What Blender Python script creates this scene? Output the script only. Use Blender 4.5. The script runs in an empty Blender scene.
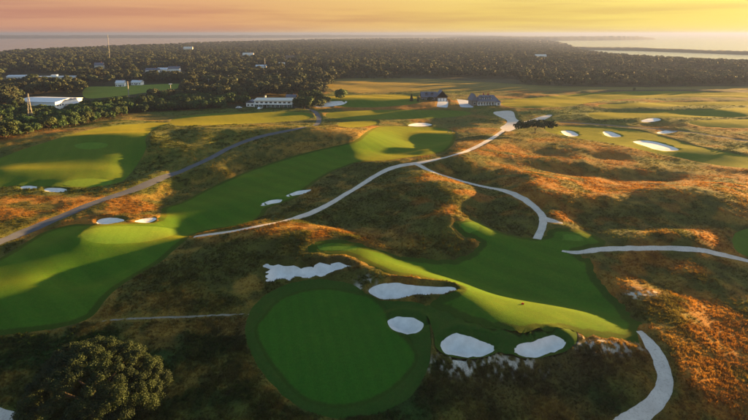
import bpy, bmesh, math, random
import numpy as np
from mathutils import Vector, Matrix, geometry

# ------------------------------------------------------------------ camera, sky, sun, exposure
sc = bpy.context.scene
COL = sc.collection
H, F, CX, CY, HOR = 70.0, 505.0, 374.0, 125.0, 33.5   # CY: row of the optical axis (the frame is a crop)
PITCH = math.atan((CY - HOR) / F)
cam_data = bpy.data.cameras.new('camera')
cam = bpy.data.objects.new('camera', cam_data); COL.objects.link(cam); sc.camera = cam
cam_data.sensor_width = 36.0; cam_data.lens = 36.0 * F / 748.0
cam_data.shift_y = (CY - 210.0) / 748.0
cam_data.clip_start = 0.5; cam_data.clip_end = 200000
cam.location = (0, 0, H); cam.rotation_euler = (math.pi / 2 - PITCH, 0, 0)

SUN_AZ, SUN_EL = math.radians(60), math.radians(3.8)
sv = Vector((math.sin(SUN_AZ) * math.cos(SUN_EL), math.cos(SUN_AZ) * math.cos(SUN_EL), math.sin(SUN_EL)))
sd = bpy.data.lights.new('sun', 'SUN'); sd.energy = 5.0; sd.angle = math.radians(0.6); sd.color = (1.0, 0.60, 0.20)
sun = bpy.data.objects.new('sun', sd); COL.objects.link(sun)
sun.rotation_euler = (-sv).to_track_quat('-Z', 'Y').to_euler(); sun.location = (300, 100, 200)

sc.view_settings.view_transform = 'Standard'; sc.view_settings.look = 'None'
sc.view_settings.gamma = 1.0; sc.view_settings.exposure = 3.15
sc.render.engine = 'CYCLES'
sc.cycles.use_denoising = True
sc.cycles.max_bounces = 6; sc.cycles.volume_bounces = 1; sc.cycles.diffuse_bounces = 3
sc.cycles.transparent_max_bounces = 16

def nd(nt, typ, **kw):
    n = nt.nodes.new(typ)
    for k, v in kw.items():
        if k == 'ins':
            for i, val in v.items(): n.inputs[i].default_value = val
        else: setattr(n, k, v)
    return n
def math_n(nt, op, a, b=None, c=None, clamp=False):
    n = nt.nodes.new('ShaderNodeMath'); n.operation = op; n.use_clamp = clamp
    for i, v in enumerate((a, b, c)):
        if v is None: continue
        if isinstance(v, (int, float)): n.inputs[i].default_value = v
        else: nt.links.new(v, n.inputs[i])
    return n.outputs[0]
def mix_n(nt, fac, a, b, blend='MIX'):
    n = nt.nodes.new('ShaderNodeMix'); n.data_type = 'RGBA'; n.blend_type = blend
    for idx, v in ((0, fac), (6, a), (7, b)):
        if isinstance(v, (int, float)): n.inputs[idx].default_value = v
        elif isinstance(v, tuple): n.inputs[idx].default_value = v if len(v) == 4 else (*v, 1)
        else: nt.links.new(v, n.inputs[idx])
    return n.outputs[2]
def ramp_n(nt, fac, stops):
    n = nt.nodes.new('ShaderNodeValToRGB'); el = n.color_ramp.elements
    while len(el) < len(stops): el.new(0.5)
    for e, (p, c) in zip(el, stops):
        e.position = p; e.color = c if len(c) == 4 else (*c, 1)
    nt.links.new(fac, n.inputs[0]); return n.outputs[0]
def maprange(nt, v, a, b, c=0.0, d=1.0, smooth=False):
    n = nt.nodes.new('ShaderNodeMapRange'); n.clamp = True
    if smooth: n.interpolation_type = 'SMOOTHSTEP'
    nt.links.new(v, n.inputs[0])
    for i, x in enumerate((a, b, c, d)): n.inputs[1 + i].default_value = x
    return n.outputs[0]

world = bpy.data.worlds.new('World'); sc.world = world; world.use_nodes = True
nt = world.node_tree
bg = nt.nodes['Background']; bg.inputs[1].default_value = 0.07
sky = nd(nt, 'ShaderNodeTexSky', sky_type='NISHITA', sun_disc=False)
sky.sun_elevation = SUN_EL; sky.sun_rotation = SUN_AZ; sky.dust_density = 1.0; sky.air_density = 1.0; sky.ozone_density = 1.5
tc = nd(nt, 'ShaderNodeTexCoord'); sep = nd(nt, 'ShaderNodeSeparateXYZ'); nt.links.new(tc.outputs['Generated'], sep.inputs[0])
dot = nd(nt, 'ShaderNodeVectorMath', operation='DOT_PRODUCT'); nt.links.new(tc.outputs['Generated'], dot.inputs[0])
dot.inputs[1].default_value = (math.sin(SUN_AZ), math.cos(SUN_AZ), 0)
# dusty sunset band along the whole horizon: yellow on the sun's side, rose away from it
S = 0.94 / (0.07 * 2 ** 3.15)
band = ramp_n(nt, maprange(nt, dot.outputs['Value'], -1, 1), [
    (0.0, (0.50 * S, 0.27 * S, 0.22 * S)), (0.42, (0.68 * S, 0.33 * S, 0.21 * S)), (0.60, (0.80 * S, 0.40 * S, 0.19 * S)),
    (0.75, (0.88 * S, 0.54 * S, 0.17 * S)), (0.86, (0.92 * S, 0.68 * S, 0.15 * S)), (0.95, (0.98 * S, 0.80 * S, 0.17 * S)), (1.0, (1.1 * S, 0.92 * S, 0.26 * S))])
mp = nd(nt, 'ShaderNodeMapping', ins={2: (0.10, -0.06, 0.0), 3: (1.0, 1.0, 22.0)}); nt.links.new(tc.outputs['Generated'], mp.inputs[0])
cl = nd(nt, 'ShaderNodeTexNoise', ins={2: 2.6, 3: 5.0, 4: 0.55}); nt.links.new(mp.outputs[0], cl.inputs[0])
cloud = maprange(nt, cl.outputs[0], 0.40, 0.66, 0.0, 1.0, True)
veil = mix_n(nt, math_n(nt, 'MULTIPLY', cloud, 0.9), band, mix_n(nt, 1.0, band, (0.80, 0.72, 0.86), 'MULTIPLY'))
fac = maprange(nt, sep.outputs[2], 0.02, 0.34, 0.97, 0.0, True)
nt.links.new(mix_n(nt, fac, sky.outputs[0], veil), bg.inputs[0])

# ------------------------------------------------------------------ numeric helpers
rng = np.random.default_rng(7); random.seed(7)
CP, SP = math.cos(PITCH), math.sin(PITCH)
def ray(px, py):
    u = (np.asarray(px, float) - CX) / F; v = (CY - np.asarray(py, float)) / F
    return u, CP + v * SP, -SP + v * CP
def at_z(px, py, z):
    dx, dy, dz = ray(px, py)
    t = (np.asarray(z, float) - H) / dz
    return dx * t, dy * t

def hash2(ix, iy, seed):
    n = (ix.astype(np.int64) * 374761393 + iy.astype(np.int64) * 668265263 + seed * 974634777) & 0x7fffffff
    n = ((n ^ (n >> 13)) * 1274126177) & 0x7fffffff
    n = n ^ (n >> 16)
    return (n & 0xffff) / 65535.0
def vnoise(x, y, seed=0):
    ix = np.floor(x); iy = np.floor(y); fx = x - ix; fy = y - iy
    fx = fx * fx * (3 - 2 * fx); fy = fy * fy * (3 - 2 * fy)
    a = hash2(ix, iy, seed); b = hash2(ix + 1, iy, seed); c = hash2(ix, iy + 1, seed); d = hash2(ix + 1, iy + 1, seed)
    return (a + (b - a) * fx) * (1 - fy) + (c + (d - c) * fx) * fy
def fbm(x, y, sc_, seed=0, oct_=4, gain=0.5):
    s = 0; a = 1; t = 0
    for k in range(oct_):
        s = s + a * vnoise(x / sc_ + 17.3 * k, y / sc_ - 9.1 * k, seed + k); t += a; a *= gain; sc_ = sc_ * 0.5
    return s / t
def sstep(a, b, x):
    t = np.clip((x - a) / (b - a), 0, 1); return t * t * (3 - 2 * t)
def seg_dist(P, poly, closed=True):
    """distance of points P (n,2) to a polyline"""
    A = poly; B = np.roll(poly, -1, 0)
    if not closed: A = A[:-1]; B = B[:-1]
    out = np.full(len(P), 1e9)
    for i in range(0, len(P), 20000):
        p = P[i:i + 20000]; best = np.full(len(p), 1e18)
        for a, b in zip(A, B):
            d = b - a; L = d @ d + 1e-12
            t = np.clip(((p - a) @ d) / L, 0, 1)
            q = p - a - t[:, None] * d
            np.minimum(best, q[:, 0] ** 2 + q[:, 1] ** 2, out=best)
        out[i:i + 20000] = np.sqrt(best)
    return out
def inside(P, poly):
    x, y = P[:, 0], P[:, 1]; r = np.zeros(len(P), bool)
    xj, yj = poly[-1]
    for xi, yi in poly:
        if yi != yj:
            c = ((yi > y) != (yj > y)) & (x < (xj - xi) * (y - yi) / (yj - yi) + xi)
            r ^= c
        xj, yj = xi, yi
    return r
def sdf(P, poly):
    d = seg_dist(P, poly); return np.where(inside(P, poly), -d, d)
def catmull(pts, closed=True, n=4):
    p = np.asarray(pts, float); N = len(p); out = []
    for i in range(N if closed else N - 1):
        if closed: a, b, c, d = p[i - 1], p[i], p[(i + 1) % N], p[(i + 2) % N]
        else: a, b, c, d = p[max(i - 1, 0)], p[i], p[i + 1], p[min(i + 2, N - 1)]
        for k in range(n):
            t = k / n
            out.append(0.5 * ((2 * b) + (c - a) * t + (2 * a - 5 * b + 4 * c - d) * t * t + (3 * b - a - 3 * c + d) * t ** 3))
    if not closed: out.append(p[-1])
    return np.array(out)

# ------------------------------------------------------------------ relief of the land
# Dunes are found from where the low sun reaches the ground: faces towards the sun rise, hollows fall away from it.
SEA = -14.0
GX0, GX1, GY0, GY1, GS = -760.0, 1000.0, -60.0, 1140.0, 2.0
gx = np.arange(GX0, GX1 + .1, GS); gy = np.arange(GY0, GY1 + .1, GS)
GXX, GYY = np.meshgrid(gx, gy)
SUNNY = [  # share of sun, outline in picture marks; later marks lie over earlier ones
 (.60, [(-200,0),(950,0),(950,128),(-200,128)]),
 (.75, [(470,126),(950,122),(950,203),(748,200),(640,196),(560,196),(520,186),(505,170),(470,158),(455,152),(480,140)]),
 (.15, [(180,112),(330,110),(330,117),(250,119),(180,119)]), (.10, [(330,111),(470,110),(472,116),(420,118),(330,119)]),
 (.2, [(560,100),(640,97),(700,99),(640,103),(560,105)]), (.2, [(600,119),(700,121),(760,128),(690,126),(600,123)]),
 (.9, [(180,121),(314,119),(316,128),(250,131),(180,131)]), (.9, [(322,120),(376,118),(376,128),(330,131)]), (.8, [(408,115),(464,115),(460,124),(408,124)]),
 (.05, [(180,131),(250,131),(320,130),(350,139),(330,147),(250,168),(244,165),(200,166),(182,160)]),
 (.6, [(207,131),(220,131),(218,145),(204,147)]), (.6, [(180,146),(228,144),(226,150),(180,152)]),
 (.05, [(-200,145),(0,142),(60,138),(110,134),(148,138),(148,150),(140,165),(120,190),(0,190),(-200,200)]),
 (.9, [(-100,150),(0,142),(35,139),(60,133),(90,127),(120,121),(165,118),(168,122),(150,127),(150,135),(110,134),(60,138),(0,147)]), (.85, [(155,131),(172,129),(178,140),(174,151),(160,153),(165,142)]),
 (.8, [(10,168),(60,165),(112,162),(112,167),(60,171),(10,172)]), (.9, [(112,160),(128,152),(136,152),(132,170),(120,184),(112,182)]), (.85, [(62,181),(80,177),(112,178),(112,186),(85,190),(62,189)]),
 (.75, [(-100,200),(10,188),(55,190),(90,192),(128,186),(165,170),(182,176),(180,190),(165,200),(165,213),(130,217),(100,215),(75,221),(50,226),(20,243),(0,256),(-100,290)]),
 (.95, [(196,170),(215,166),(244,168),(243,174),(215,174),(198,176)]),
 (0., [(0,258),(40,236),(80,225),(84,240),(100,246),(140,245),(170,239),(196,233),(187,241),(160,264),(108,300),(90,320),(0,335),(-150,350),(-150,300)]),
 (1., [(81,233),(95,224),(120,221),(150,221),(162,216),(175,219),(187,227),(196,232),(186,237),(165,237),(140,242),(100,244),(84,240)]),
 (1., [(-60,290),(0,283),(20,279),(45,276),(70,278),(79,286),(60,290),(25,291),(10,298),(0,300),(-60,305)]),
 (0., [(168,207),(200,192),(250,170),(300,153),(350,144),(352,160),(330,172),(308,187),(265,212),(240,224),(195,230)]),
 (1., [(351,142),(376,126),(411,125),(451,128),(454,133),(415,135),(400,139),(413,142),(413,150),(376,152),(354,152)]),
 (.05, [(408,136),(430,134),(452,134),(452,146),(430,148),(412,144)]), (.7, [(360,153),(400,150),(440,152),(427,163),(362,163)]), (.15, [(390,151),(425,149),(430,154),(395,155)]),
 (.5, [(450,130),(480,130),(480,145),(455,148)]),
 (0., [(428,163),(450,158),(480,162),(510,168),(536,180),(520,188),(480,184),(440,173)]), (.1, [(507,158),(540,158),(580,166),(580,170),(545,169),(512,165)]),
 (.9, [(462,152),(500,149),(549,152),(545,157),(510,157),(480,160),(462,158)]), (.95, [(524,166),(560,171),(600,176),(600,196),(560,196),(536,186)]),
 (.3, [(548,147),(575,147),(575,156),(548,158)]), (.25, [(591,149),(631,150),(631,157),(591,158)]), (.35, [(676,152),(740,156),(740,168),(676,163)]), (.25, [(585,168),(676,170),(676,179),(585,178)]), (.3, [(640,189),(720,192),(720,199),(640,198)]),
 (0., [(545,192),(560,199),(600,200),(740,203),(738,224),(690,224),(615,228),(600,222),(575,214),(556,208)]), (.85, [(733,188),(900,188),(900,222),(740,220)]),
 (0., [(480,190),(500,192),(520,199),(536,211),(542,222),(535,234),(505,230),(490,222),(478,211)]),
 (.95, [(425,170),(440,173),(470,185),(488,191),(480,199),(478,212),(490,223),(505,231),(532,237),(520,239),(500,235),(485,228),(470,221),(448,219),(440,212),(455,200),(446,190),(428,180)]),
 (.5, [(404,172),(424,172),(424,190),(406,190)]),
 (.9, [(554,208),(562,211),(580,222),(600,236),(612,244),(600,243),(580,231),(562,226)]), (.6, [(615,229),(690,226),(734,224),(734,250),(690,247),(640,246),(612,244)]), (.15, [(640,236),(690,236),(700,240),(660,241)]),
 (.5, [(200,235),(250,226),(268,222),(270,230),(240,238),(205,241)]), (.8, [(252,225),(290,220),(314,222),(350,230),(380,243),(350,241),(314,242),(280,238)]),
 (.35, [(314,244),(356,244),(358,252),(316,252)]),
 (1., [(362,247),(378,250),(396,258),(420,266),(450,274),(480,285),(510,295),(560,301),(600,305),(625,314),(637,329),(600,336),(560,330),(520,333),(500,325),(470,300),(440,284),(410,277),(390,269),(368,261)]),
 (.7, [(592,253),(640,257),(735,257),(760,262),(740,266),(640,266),(600,262)]), (.9, [(600,268),(640,270),(670,285),(700,300),(735,312),(760,330),(700,315),(660,297),(625,286)]),
 (.25, [(655,266),(800,266),(800,312),(735,308),(700,296),(670,280)]),
 (.8, [(630,300),(655,297),(700,314),(800,330),(800,398),(705,393),(683,372),(670,345),(652,325)]), (.2, [(714,313),(800,318),(800,338),(735,333)]),
]
def paint():
    """the share-of-sun marks as a map over picture columns and rows (3 px cells, wider than the frame)"""
    X, Y = np.meshgrid(np.arange(-200, 950, 3.0), np.arange(60, 470, 1.5)); P = np.stack([X.ravel(), Y.ravel()], 1); M = np.full(len(P), -0.06)
    for v, q in SUNNY: M[inside(P, catmull(q, True, 4))] = v
    return M.reshape(X.shape)
MSUN = paint()
def sunny(x, y, z):
    d = y * CP + (H - z) * SP; d = np.where(d < 5, 5, d)
    px = CX + F * x / d; py = CY + F * ((H - z) * CP - y * SP) / d
    i = np.clip((px + 200) / 3.0, 0, MSUN.shape[1] - 1.01); j = np.clip((py - 60) / 1.5, 0, MSUN.shape[0] - 1.01); a = i.astype(int); b = j.astype(int); i = i - a; j = j - b
    return (MSUN[b, a] * (1 - i) + MSUN[b, a + 1] * i) * (1 - j) + (MSUN[b + 1, a] * (1 - i) + MSUN[b + 1, a + 1] * i) * j
# spectral solve: slope along the light, smooth across it
TX, TY = -math.sin(SUN_AZ), -math.cos(SUN_AZ)      # away from the sun
ky = np.fft.fftfreq(len(gy), GS)[:, None] * 2 * math.pi; kx = np.fft.rfftfreq(len(gx), GS)[None] * 2 * math.pi
kt = kx * TX + ky * TY; kp2 = (kx * -TY + ky * TX) ** 2
DEN = kt ** 2 + 0.10 * kp2 + (1 / 240.0) ** 2
def blur(a, s): return np.fft.irfft2(np.fft.rfft2(a) * np.exp(-0.5 * s * s * (kx ** 2 + ky ** 2)), a.shape)
TE = math.tan(SUN_EL)
dist_g = np.hypot(GXX, GYY)
edge = sstep(0, 120, GXX - GX0) * sstep(0, 120, GX1 - GXX) * sstep(0, 40, GYY - GY0) * sstep(0, 150, GY1 - GYY)
roll = (fbm(GXX * 0.55 + GYY * 0.2, GYY, 46, 11, 3) - 0.5) * sstep(380, 520, dist_g)
HG = np.zeros(GXX.shape); corr = 0.0
for it in range(10):
    M = sunny(GXX, GYY, HG)
    slope = ((M - 0.42) * 0.36 + corr) * edge * np.clip(300 / dist_g, 0.5, 1.0)
    Sf = np.fft.rfft2(blur(slope, 2.2)); hf = -1j * kt * Sf / DEN
    HG = np.fft.irfft2(hf, HG.shape)
    s1 = np.clip(dist_g / 150, 0, 3)     # broader forms further off
    h5 = blur(HG, 5.0); w5 = sstep(160, 420, dist_g); HG = HG * (1 - w5) + h5 * w5; HG -= HG[(dist_g < 330) & (GYY > 60) & (np.abs(GXX) < GYY * 0.8)].mean()
    if it >= 2 and it < 9:      # where hollows still catch the sun push them down, where crests miss it lift them
        vis = np.ones(HG.shape)
        for d in (4, 8, 12, 18, 26, 36, 50, 68, 90, 120):
            ix = int(round(-TX * d / GS)); iy = int(round(-TY * d / GS))
            vis = np.minimum(vis, np.clip(1 - (np.roll(HG, (-iy, -ix), (0, 1)) - HG - d * TE - 0.1) / 0.4, 0, 1))
        corr = np.clip(corr + 0.08 * blur(M - vis, 3.0), -0.16, 0.16)
HG -= sstep(340, 500, dist_g) * blur(HG, 40)
dx_, dy_ = at_z(640, 182, 0); ex_, ey_ = at_z(455, 195, 0); fx_, fy_ = at_z(700, 320, 0)
dune = np.exp(-((GXX - dx_) / 120) ** 2 - ((GYY - dy_) / 75) ** 2) + 0.7 * np.exp(-((GXX - ex_) / 30) ** 2 - ((GYY - ey_) / 35) ** 2) + 0.6 * np.exp(-((GXX - fx_) / 25) ** 2 - ((GYY - fy_) / 25) ** 2)
rid = 1 - np.abs(2 * fbm(GXX * 0.8 - GYY * 0.5, GYY + GXX * 0.3, 58, 205, 3, 0.4) - 1)
HG += np.clip(dune, 0, 1) * (rid - 0.75) * 5.0
HG += roll * 5.0 + (fbm(GXX, GYY, 20, 5, 3) - 0.5) * 0.7
def hfield(x, y):
    x = np.asarray(x, float); y = np.asarray(y, float)
    fx = np.clip((x - GX0) / GS, 0, len(gx) - 1.001); fy = np.clip((y - GY0) / GS, 0, len(gy) - 1.001)
    ix = fx.astype(int); iy = fy.astype(int); fx = fx - ix; fy = fy - iy
    return ((HG[iy, ix] * (1 - fx) + HG[iy, ix + 1] * fx) * (1 - fy) + (HG[iy + 1, ix] * (1 - fx) + HG[iy + 1, ix + 1] * fx) * fy)
def at(px, py):
    z = np.zeros(np.shape(px)) if np.ndim(px) else 0.0
    for _ in range(14):
        x, y = at_z(px, py, z); z = 0.5 * z + 0.5 * hfield(x, y)
    return x, y
def P3(px, py, dz=0.0):
    x, y = at(px, py); return Vector((float(x), float(y), float(land(np.array([x]), np.array([y]))[0]) + dz))

# coast: the far side of the land, drawn at sea level
coast_px = [(-330,64),(-150,57),(0,53.5),(60,50),(110,47.5),(200,44),(270,41.2),(330,39.2),(420,38.2),(500,38.2),(548,39.6),(566,44),(580,50.5),(600,54.5),(640,59),(700,62.5),(760,66),(1000,74),(1200,80)]
cxy = np.array(at_z(np.array([c[0] for c in coast_px]), np.array([c[1] for c in coast_px]), SEA)).T
coast = np.vstack([cxy, [[3000, -600], [-4200, -600]]])
def land(x, y):
    h = hfield(x, y); r = np.hypot(x, y); f = r > 620
    if f.any():
        P = np.stack([x[f], y[f]], 1); d = -sdf(P, coast)
        h = h.copy()
        base = SEA + np.where(d > 0, np.minimum(d * 0.035, 13.5), np.maximum(d * 0.03, -4))
        roll = (fbm(P[:, 0], P[:, 1], 420, 31, 2) - 0.5) * 10 * np.clip(d / 500, 0, 1)
        t = sstep(700, 1000, r[f]); h[f] = h[f] * (1 - t) + (base + roll) * t
    return h

# ------------------------------------------------------------------ outlines of the course (picture marks laid on the land)
SHEETS = []   # dict(name,label,cat,kind,level,poly,mat,group)
def add_sheet(name, px, level, mat, label, cat, kind=None, group=None, smooth=True, n=4, raw=None):
    if raw is None:
        q = catmull(px, True, n) if smooth else np.asarray(px, float)
        x, y = at(q[:, 0], q[:, 1]); poly = np.stack([x, y], 1)
    else: poly = raw
    SHEETS.append(dict(name=name, label=label, cat=cat, kind=kind, level=level, poly=poly, mat=mat, group=group))
def add_ribbon(name, px, width, level, mat, label, cat, kind='structure', w0=None, taper=False):
    q = catmull(px, False, 6); x, y = at(q[:, 0], q[:, 1]); c = np.stack([x, y], 1)
    # even spacing, then smooth, so that the sides do not cross
    s = np.r_[0, np.cumsum(np.hypot(*np.diff(c, axis=0).T))]; m = max(8, int(s[-1] / max(1.5, width * 0.6)))
    u = np.linspace(0, s[-1], m); c = np.stack([np.interp(u, s, c[:, 0]), np.interp(u, s, c[:, 1])], 1)
    for _ in range(9): c[1:-1] = 0.25 * c[:-2] + 0.5 * c[1:-1] + 0.25 * c[2:]
    t = np.gradient(c, axis=0); t /= np.linalg.norm(t, axis=1)[:, None]; nrm = np.stack([-t[:, 1], t[:, 0]], 1)
    w = np.full(m, width / 2) * (1 + 0.10 * (fbm(c[:, 0], c[:, 1], 9, 77, 2) - 0.5))
    if width > 2: c = c + nrm * ((fbm(c[:, 0], c[:, 1], 4, 79, 2) - 0.5) * 0.35)[:, None]
    if taper: w *= np.clip(np.minimum(np.arange(m), np.arange(m)[::-1]) / 3.0, 0.25, 1) ** 0.6
    poly = np.vstack([c + nrm * w[:, None], (c - nrm * w[:, None])[::-1]])
    add_sheet(name, None, level, mat, label, cat, kind, raw=poly)

# mown ground ------------------------------------------------------------------
add_sheet('fairway', [(-60,292),(-30,272),(0,258),(20,246),(40,234),(58,227.5),(75,224),(90,224.5),(102,225),(116,223.6),(134,223),(150,221),(160,217),(163,208),(180,203),(205,190),(233,177),(265,165),(300,154),(330,147),(354,141),(376,127),(411,126.5),(436,127.5),(454,131),(455,140),(450,147.5),(440,153),(413,157),(387,160.5),(360,162),(345,167),(328,174),(309,187),(300,196),(284,203),(268,208.5),(262,216),(246,224),(220,228),(197,233),(186,240),(160,262),(126,282),(107,298),(94,315),(78,323),(53,329),(27,332.5),(0,335),(-40,337)],
          1, 'fairway', 'long dark green fairway running from the left edge up to the sunlit rise at centre', 'fairway')
add_sheet('fairway', [(314,243),(330,240.8),(354,241.8),(367,247),(376,249.5),(395,254.8),(413,257.5),(435,260),(456,258.6),(467,254.5),(477,247),(478,240.5),(467,237),(459,232),(452,224.5),(457,220.3),(475,220.3),(488,227),(504,233),(528,238),(545,236),(552,229),(561,228),(583,231),(601,239),(607,245),(590,249.5),(575,250),(582,257),(588,257.5),(592,267),(601,283),(615,299),(629,313),(638,324),(636.5,331),(640,344),(625,340),(601,337),(578,333),(560,329.5),(540,332.5),(520,335),(503,333),(478,325),(456,316),(440,311),(430,305),(436,300),(452,296.5),(460,291),(456,286),(448,283.5),(419,278.5),(395,274.5),(376,269),(364,262.5),(351,257),(330,254.5),(309,252),(306,247)],
          1, 'fairway', 'foreground fairway with a bright sunlit crest, winding from the tees behind the ragged bunker', 'fairway')
add_sheet('green_surround', [(252,308),(262,298),(277,288.5),(300,282.5),(330,281),(352,284.5),(364,294),(372,301.5),(395,303.5),(415,303),(428,306.5),(438,312.5),(430,322),(429,334),(432,346),(430,362),(422,380),(408,398),(386,410),(360,415.5),(335,418),(308,412),(288,400),(268,379),(253,357),(245.5,337),(246,321)],
          0.5, 'surround', 'dark mown apron wrapped around the large foreground green', 'grass apron')
add_sheet('fairway', [(-40,170),(0,158),(20,150.5),(50,141),(85,131),(110,126.5),(150,123),(172,122.5),(158,127),(146,137),(146,148),(140,160),(130,174),(118,183),(90,187.5),(60,187),(15,186),(-30,188)],
          1, 'fairway_far', 'broad upper left fairway below the dark tree belt, striped by shadows', 'fairway')
add_sheet('fairway', [(182,117),(215,113.5),(260,112.5),(300,112),(312,115),(306,119.5),(280,122),(240,124),(200,126),(178,126),(170,121)],
          1, 'fairway_far', 'narrow fairway in front of the long pale lodge', 'fairway')
add_sheet('fairway', [(330,112.5),(370,110),(420,110),(462,111),(470,114.5),(440,118),(400,119),(350,119.5),(328,117)],
          1, 'fairway_far', 'shaded fairway strip below the two grey houses', 'fairway')
add_sheet('fairway', [(326,97),(360,95),(405,94.5),(418,97.5),(416,103.5),(380,107),(345,107),(322,103)],
          1, 'fairway_far', 'bright strip of mown grass beside the two small conifers', 'fairway')
add_sheet('fairway', [(503,101),(540,97),(590,93),(650,91),(720,92),(780,94),(780,98),(720,97.5),(650,98),(600,101),(570,106),(530,108),(506,106)],
          1, 'fairway_far', 'far yellow green fairway right of the white clubhouse', 'fairway')
add_sheet('fairway', [(548,126),(575,126),(605,127.5),(640,131),(668,138),(700,147),(748,156),(790,160),(790,172),(748,168.5),(710,164),(680,157.5),(648,151.5),(620,145),(590,140),(560,135),(546,131)],
          1, 'fairway_far', 'right hand fairway holding the three grey bunkers', 'fairway')
add_sheet('fairway', [(590,113),(640,111.5),(700,110),(770,107),(770,115.5),(700,117.5),(640,118),(600,119)],
          1, 'fairway_far', 'thin fairway ribbon crossing the far right dunes', 'fairway')
add_sheet('fairway', [(732,238),(742,230),(765,228),(775,245),(760,258),(738,252)],
          1, 'fairway_far', 'corner of a mown fairway cut off by the right edge', 'fairway')
add_sheet('fairway', [(600,104.5),(650,102.5),(710,101.5),(790,101.5),(790,105),(715,105.5),(650,107),(610,108)], 1, 'fairway_far', 'faint middle fairway strip on the far right dunes', 'fairway')
add_sheet('fairway', [(690,121),(730,119.5),(790,118.5),(790,127),(735,128),(700,126)], 1, 'fairway_far', 'fairway patch at the right edge above the brown track', 'fairway')
add_sheet('fairway', [(345,121.5),(372,120.5),(378,123),(366,126.5),(348,128),(338,125)], 1, 'fairway_far', 'little mown patch behind the sunlit rise of the long fairway', 'fairway')
add_sheet('meadow', [(330,80),(380,78.5),(440,79.5),(500,83),(560,86),(640,87),(700,86),(790,85),(790,89),(700,89.5),(600,90),(540,91),(470,90),(400,91.5),(350,92),(330,88)],
          1, 'meadow', 'pale grey green meadow between the golf course and the woods', 'meadow')
add_sheet('meadow', [(86,87.5),(110,86.3),(150,84.5),(182,84),(180,88),(150,92),(120,96),(86,98)],
          1, 'meadow_bright', 'bright green field enclosed by trees behind the white warehouse', 'meadow')
add_sheet('green_surround', [(428,305),(456,315),(480,323),(504,331),(522,333),(545,330),(562,328),(576,333),(577,345),(566,355),(548,360.5),(525,362),(509,357),(499,357),(488,361),(465,362),(446,359),(436,351),(434,337),(428,322)],
          0.6, 'surround', 'dark grassy band holding the three bunkers below the sunlit fairway', 'grass apron')
# greens and tees --------------------------------------------------------------
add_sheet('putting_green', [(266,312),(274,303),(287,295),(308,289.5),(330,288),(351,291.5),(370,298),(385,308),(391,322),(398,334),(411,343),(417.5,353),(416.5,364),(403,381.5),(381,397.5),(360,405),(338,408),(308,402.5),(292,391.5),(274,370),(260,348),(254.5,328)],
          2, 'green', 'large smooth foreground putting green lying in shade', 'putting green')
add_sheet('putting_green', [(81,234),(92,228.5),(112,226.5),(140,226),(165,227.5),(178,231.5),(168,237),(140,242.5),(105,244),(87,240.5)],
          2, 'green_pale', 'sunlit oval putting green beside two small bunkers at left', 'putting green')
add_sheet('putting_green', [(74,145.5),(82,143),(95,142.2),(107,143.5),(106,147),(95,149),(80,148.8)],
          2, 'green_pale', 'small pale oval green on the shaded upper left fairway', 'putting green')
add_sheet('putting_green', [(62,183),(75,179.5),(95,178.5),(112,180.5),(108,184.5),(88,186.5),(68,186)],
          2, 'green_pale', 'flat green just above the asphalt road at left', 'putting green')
add_sheet('tee_box', [(459,224),(473,222),(484,229.5),(467,234)], 2, 'green_pale', 'rectangular tee under the orange bank, left of the path fork', 'tee box', smooth=False)
add_sheet('tee_box', [(563,233),(582,236),(585,241.5),(562,240)], 2, 'green_pale', 'small rectangular tee right of the path fork', 'tee box', smooth=False)
add_sheet('tee_box', [(317,245.5),(356,246.5),(362,250.5),(320,251)], 2, 'green_pale', 'long narrow tee at the left tip of the foreground fairway', 'tee box', smooth=False)
# sand -------------------------------------------------------------------------
B = lambda px, label, n=4: add_sheet('bunker', px, 3, 'sand', label, 'bunker', n=n)
B([(263,266),(267,264),(272,266),(279,265),(287,268),(293,266.5),(300,267.5),(307,265.2),(314,266),(322,264),(330,265),(338,263.4),(348,264),(349,267),(341,269.5),(332,272),(327,275),(319,277),(312,276.5),(303,278.5),(296,277.5),(291,280.2),(281.6,279),(274,281.5),(265.6,282),(268,279),(263,277),(269,274),(265,271.5),(270,269)], 'ragged sand bunker with a torn grassy edge, left of the foreground fairway', 2)
B([(368,291.5),(376,285.5),(386,283.6),(397,283.2),(411,285.3),(430,287),(451,287),(456.5,290),(448,293),(440,294.5),(425,295.2),(413.5,295.6),(404,297.5),(395,299.3),(381,298.8)], 'long tapering white bunker tucked under the sunlit fairway crest')
B([(388,323),(391,319),(397.5,316.3),(407,317.2),(416,318.7),(423.6,324),(419,331.5),(412,334),(405,334),(395,331)], 'small rounded white bunker at the right shoulder of the foreground green')
B([(440,345.5),(444,339),(453.6,333.5),(460,334.5),(467,337),(480,340),(490,343.5),(495.5,349),(486,356),(472,357.5),(451,355),(443,351)], 'middle white bunker of the row below the sunlit fairway')
B([(514,348.5),(518,344.5),(531,342),(540,337.5),(550,335.6),(558,337),(565,343),(564.5,348),(559,351),(548,354.5),(538,357),(526,357.5),(516,354)], 'rightmost white bunker of the row below the sunlit fairway')
B([(96,223),(100,219.3),(110,217.8),(122,219),(123,221.5),(115,223.2),(103,224.5)], 'small round bunker at the back left of the sunlit oval green')
B([(134,221.5),(142,219),(154,217.6),(156,220),(146,222.8)], 'small half shaded bunker at the back right of the sunlit oval green')
B([(260,204.3),(271,200.3),(282,199.6),(280,202.3),(270,204.2),(263,205.8)], 'lower of two slim bunkers on the right side of the long fairway')
B([(286.2,195.8),(293,192.6),(300,190.8),(311,189.6),(306,193),(297,195),(288,196.6)], 'upper of two slim bunkers on the right side of the long fairway')
B([(43.5,189.7),(50,188),(58,188),(67,189.6),(64,191.8),(50,191.8)], 'little pale bunker between the asphalt road and the flat left green')
B([(20,187.2),(28,185.8),(38,187),(34,188.6),(24,188.8)], 'tiny shaded bunker farthest left above the orange grass')
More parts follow.
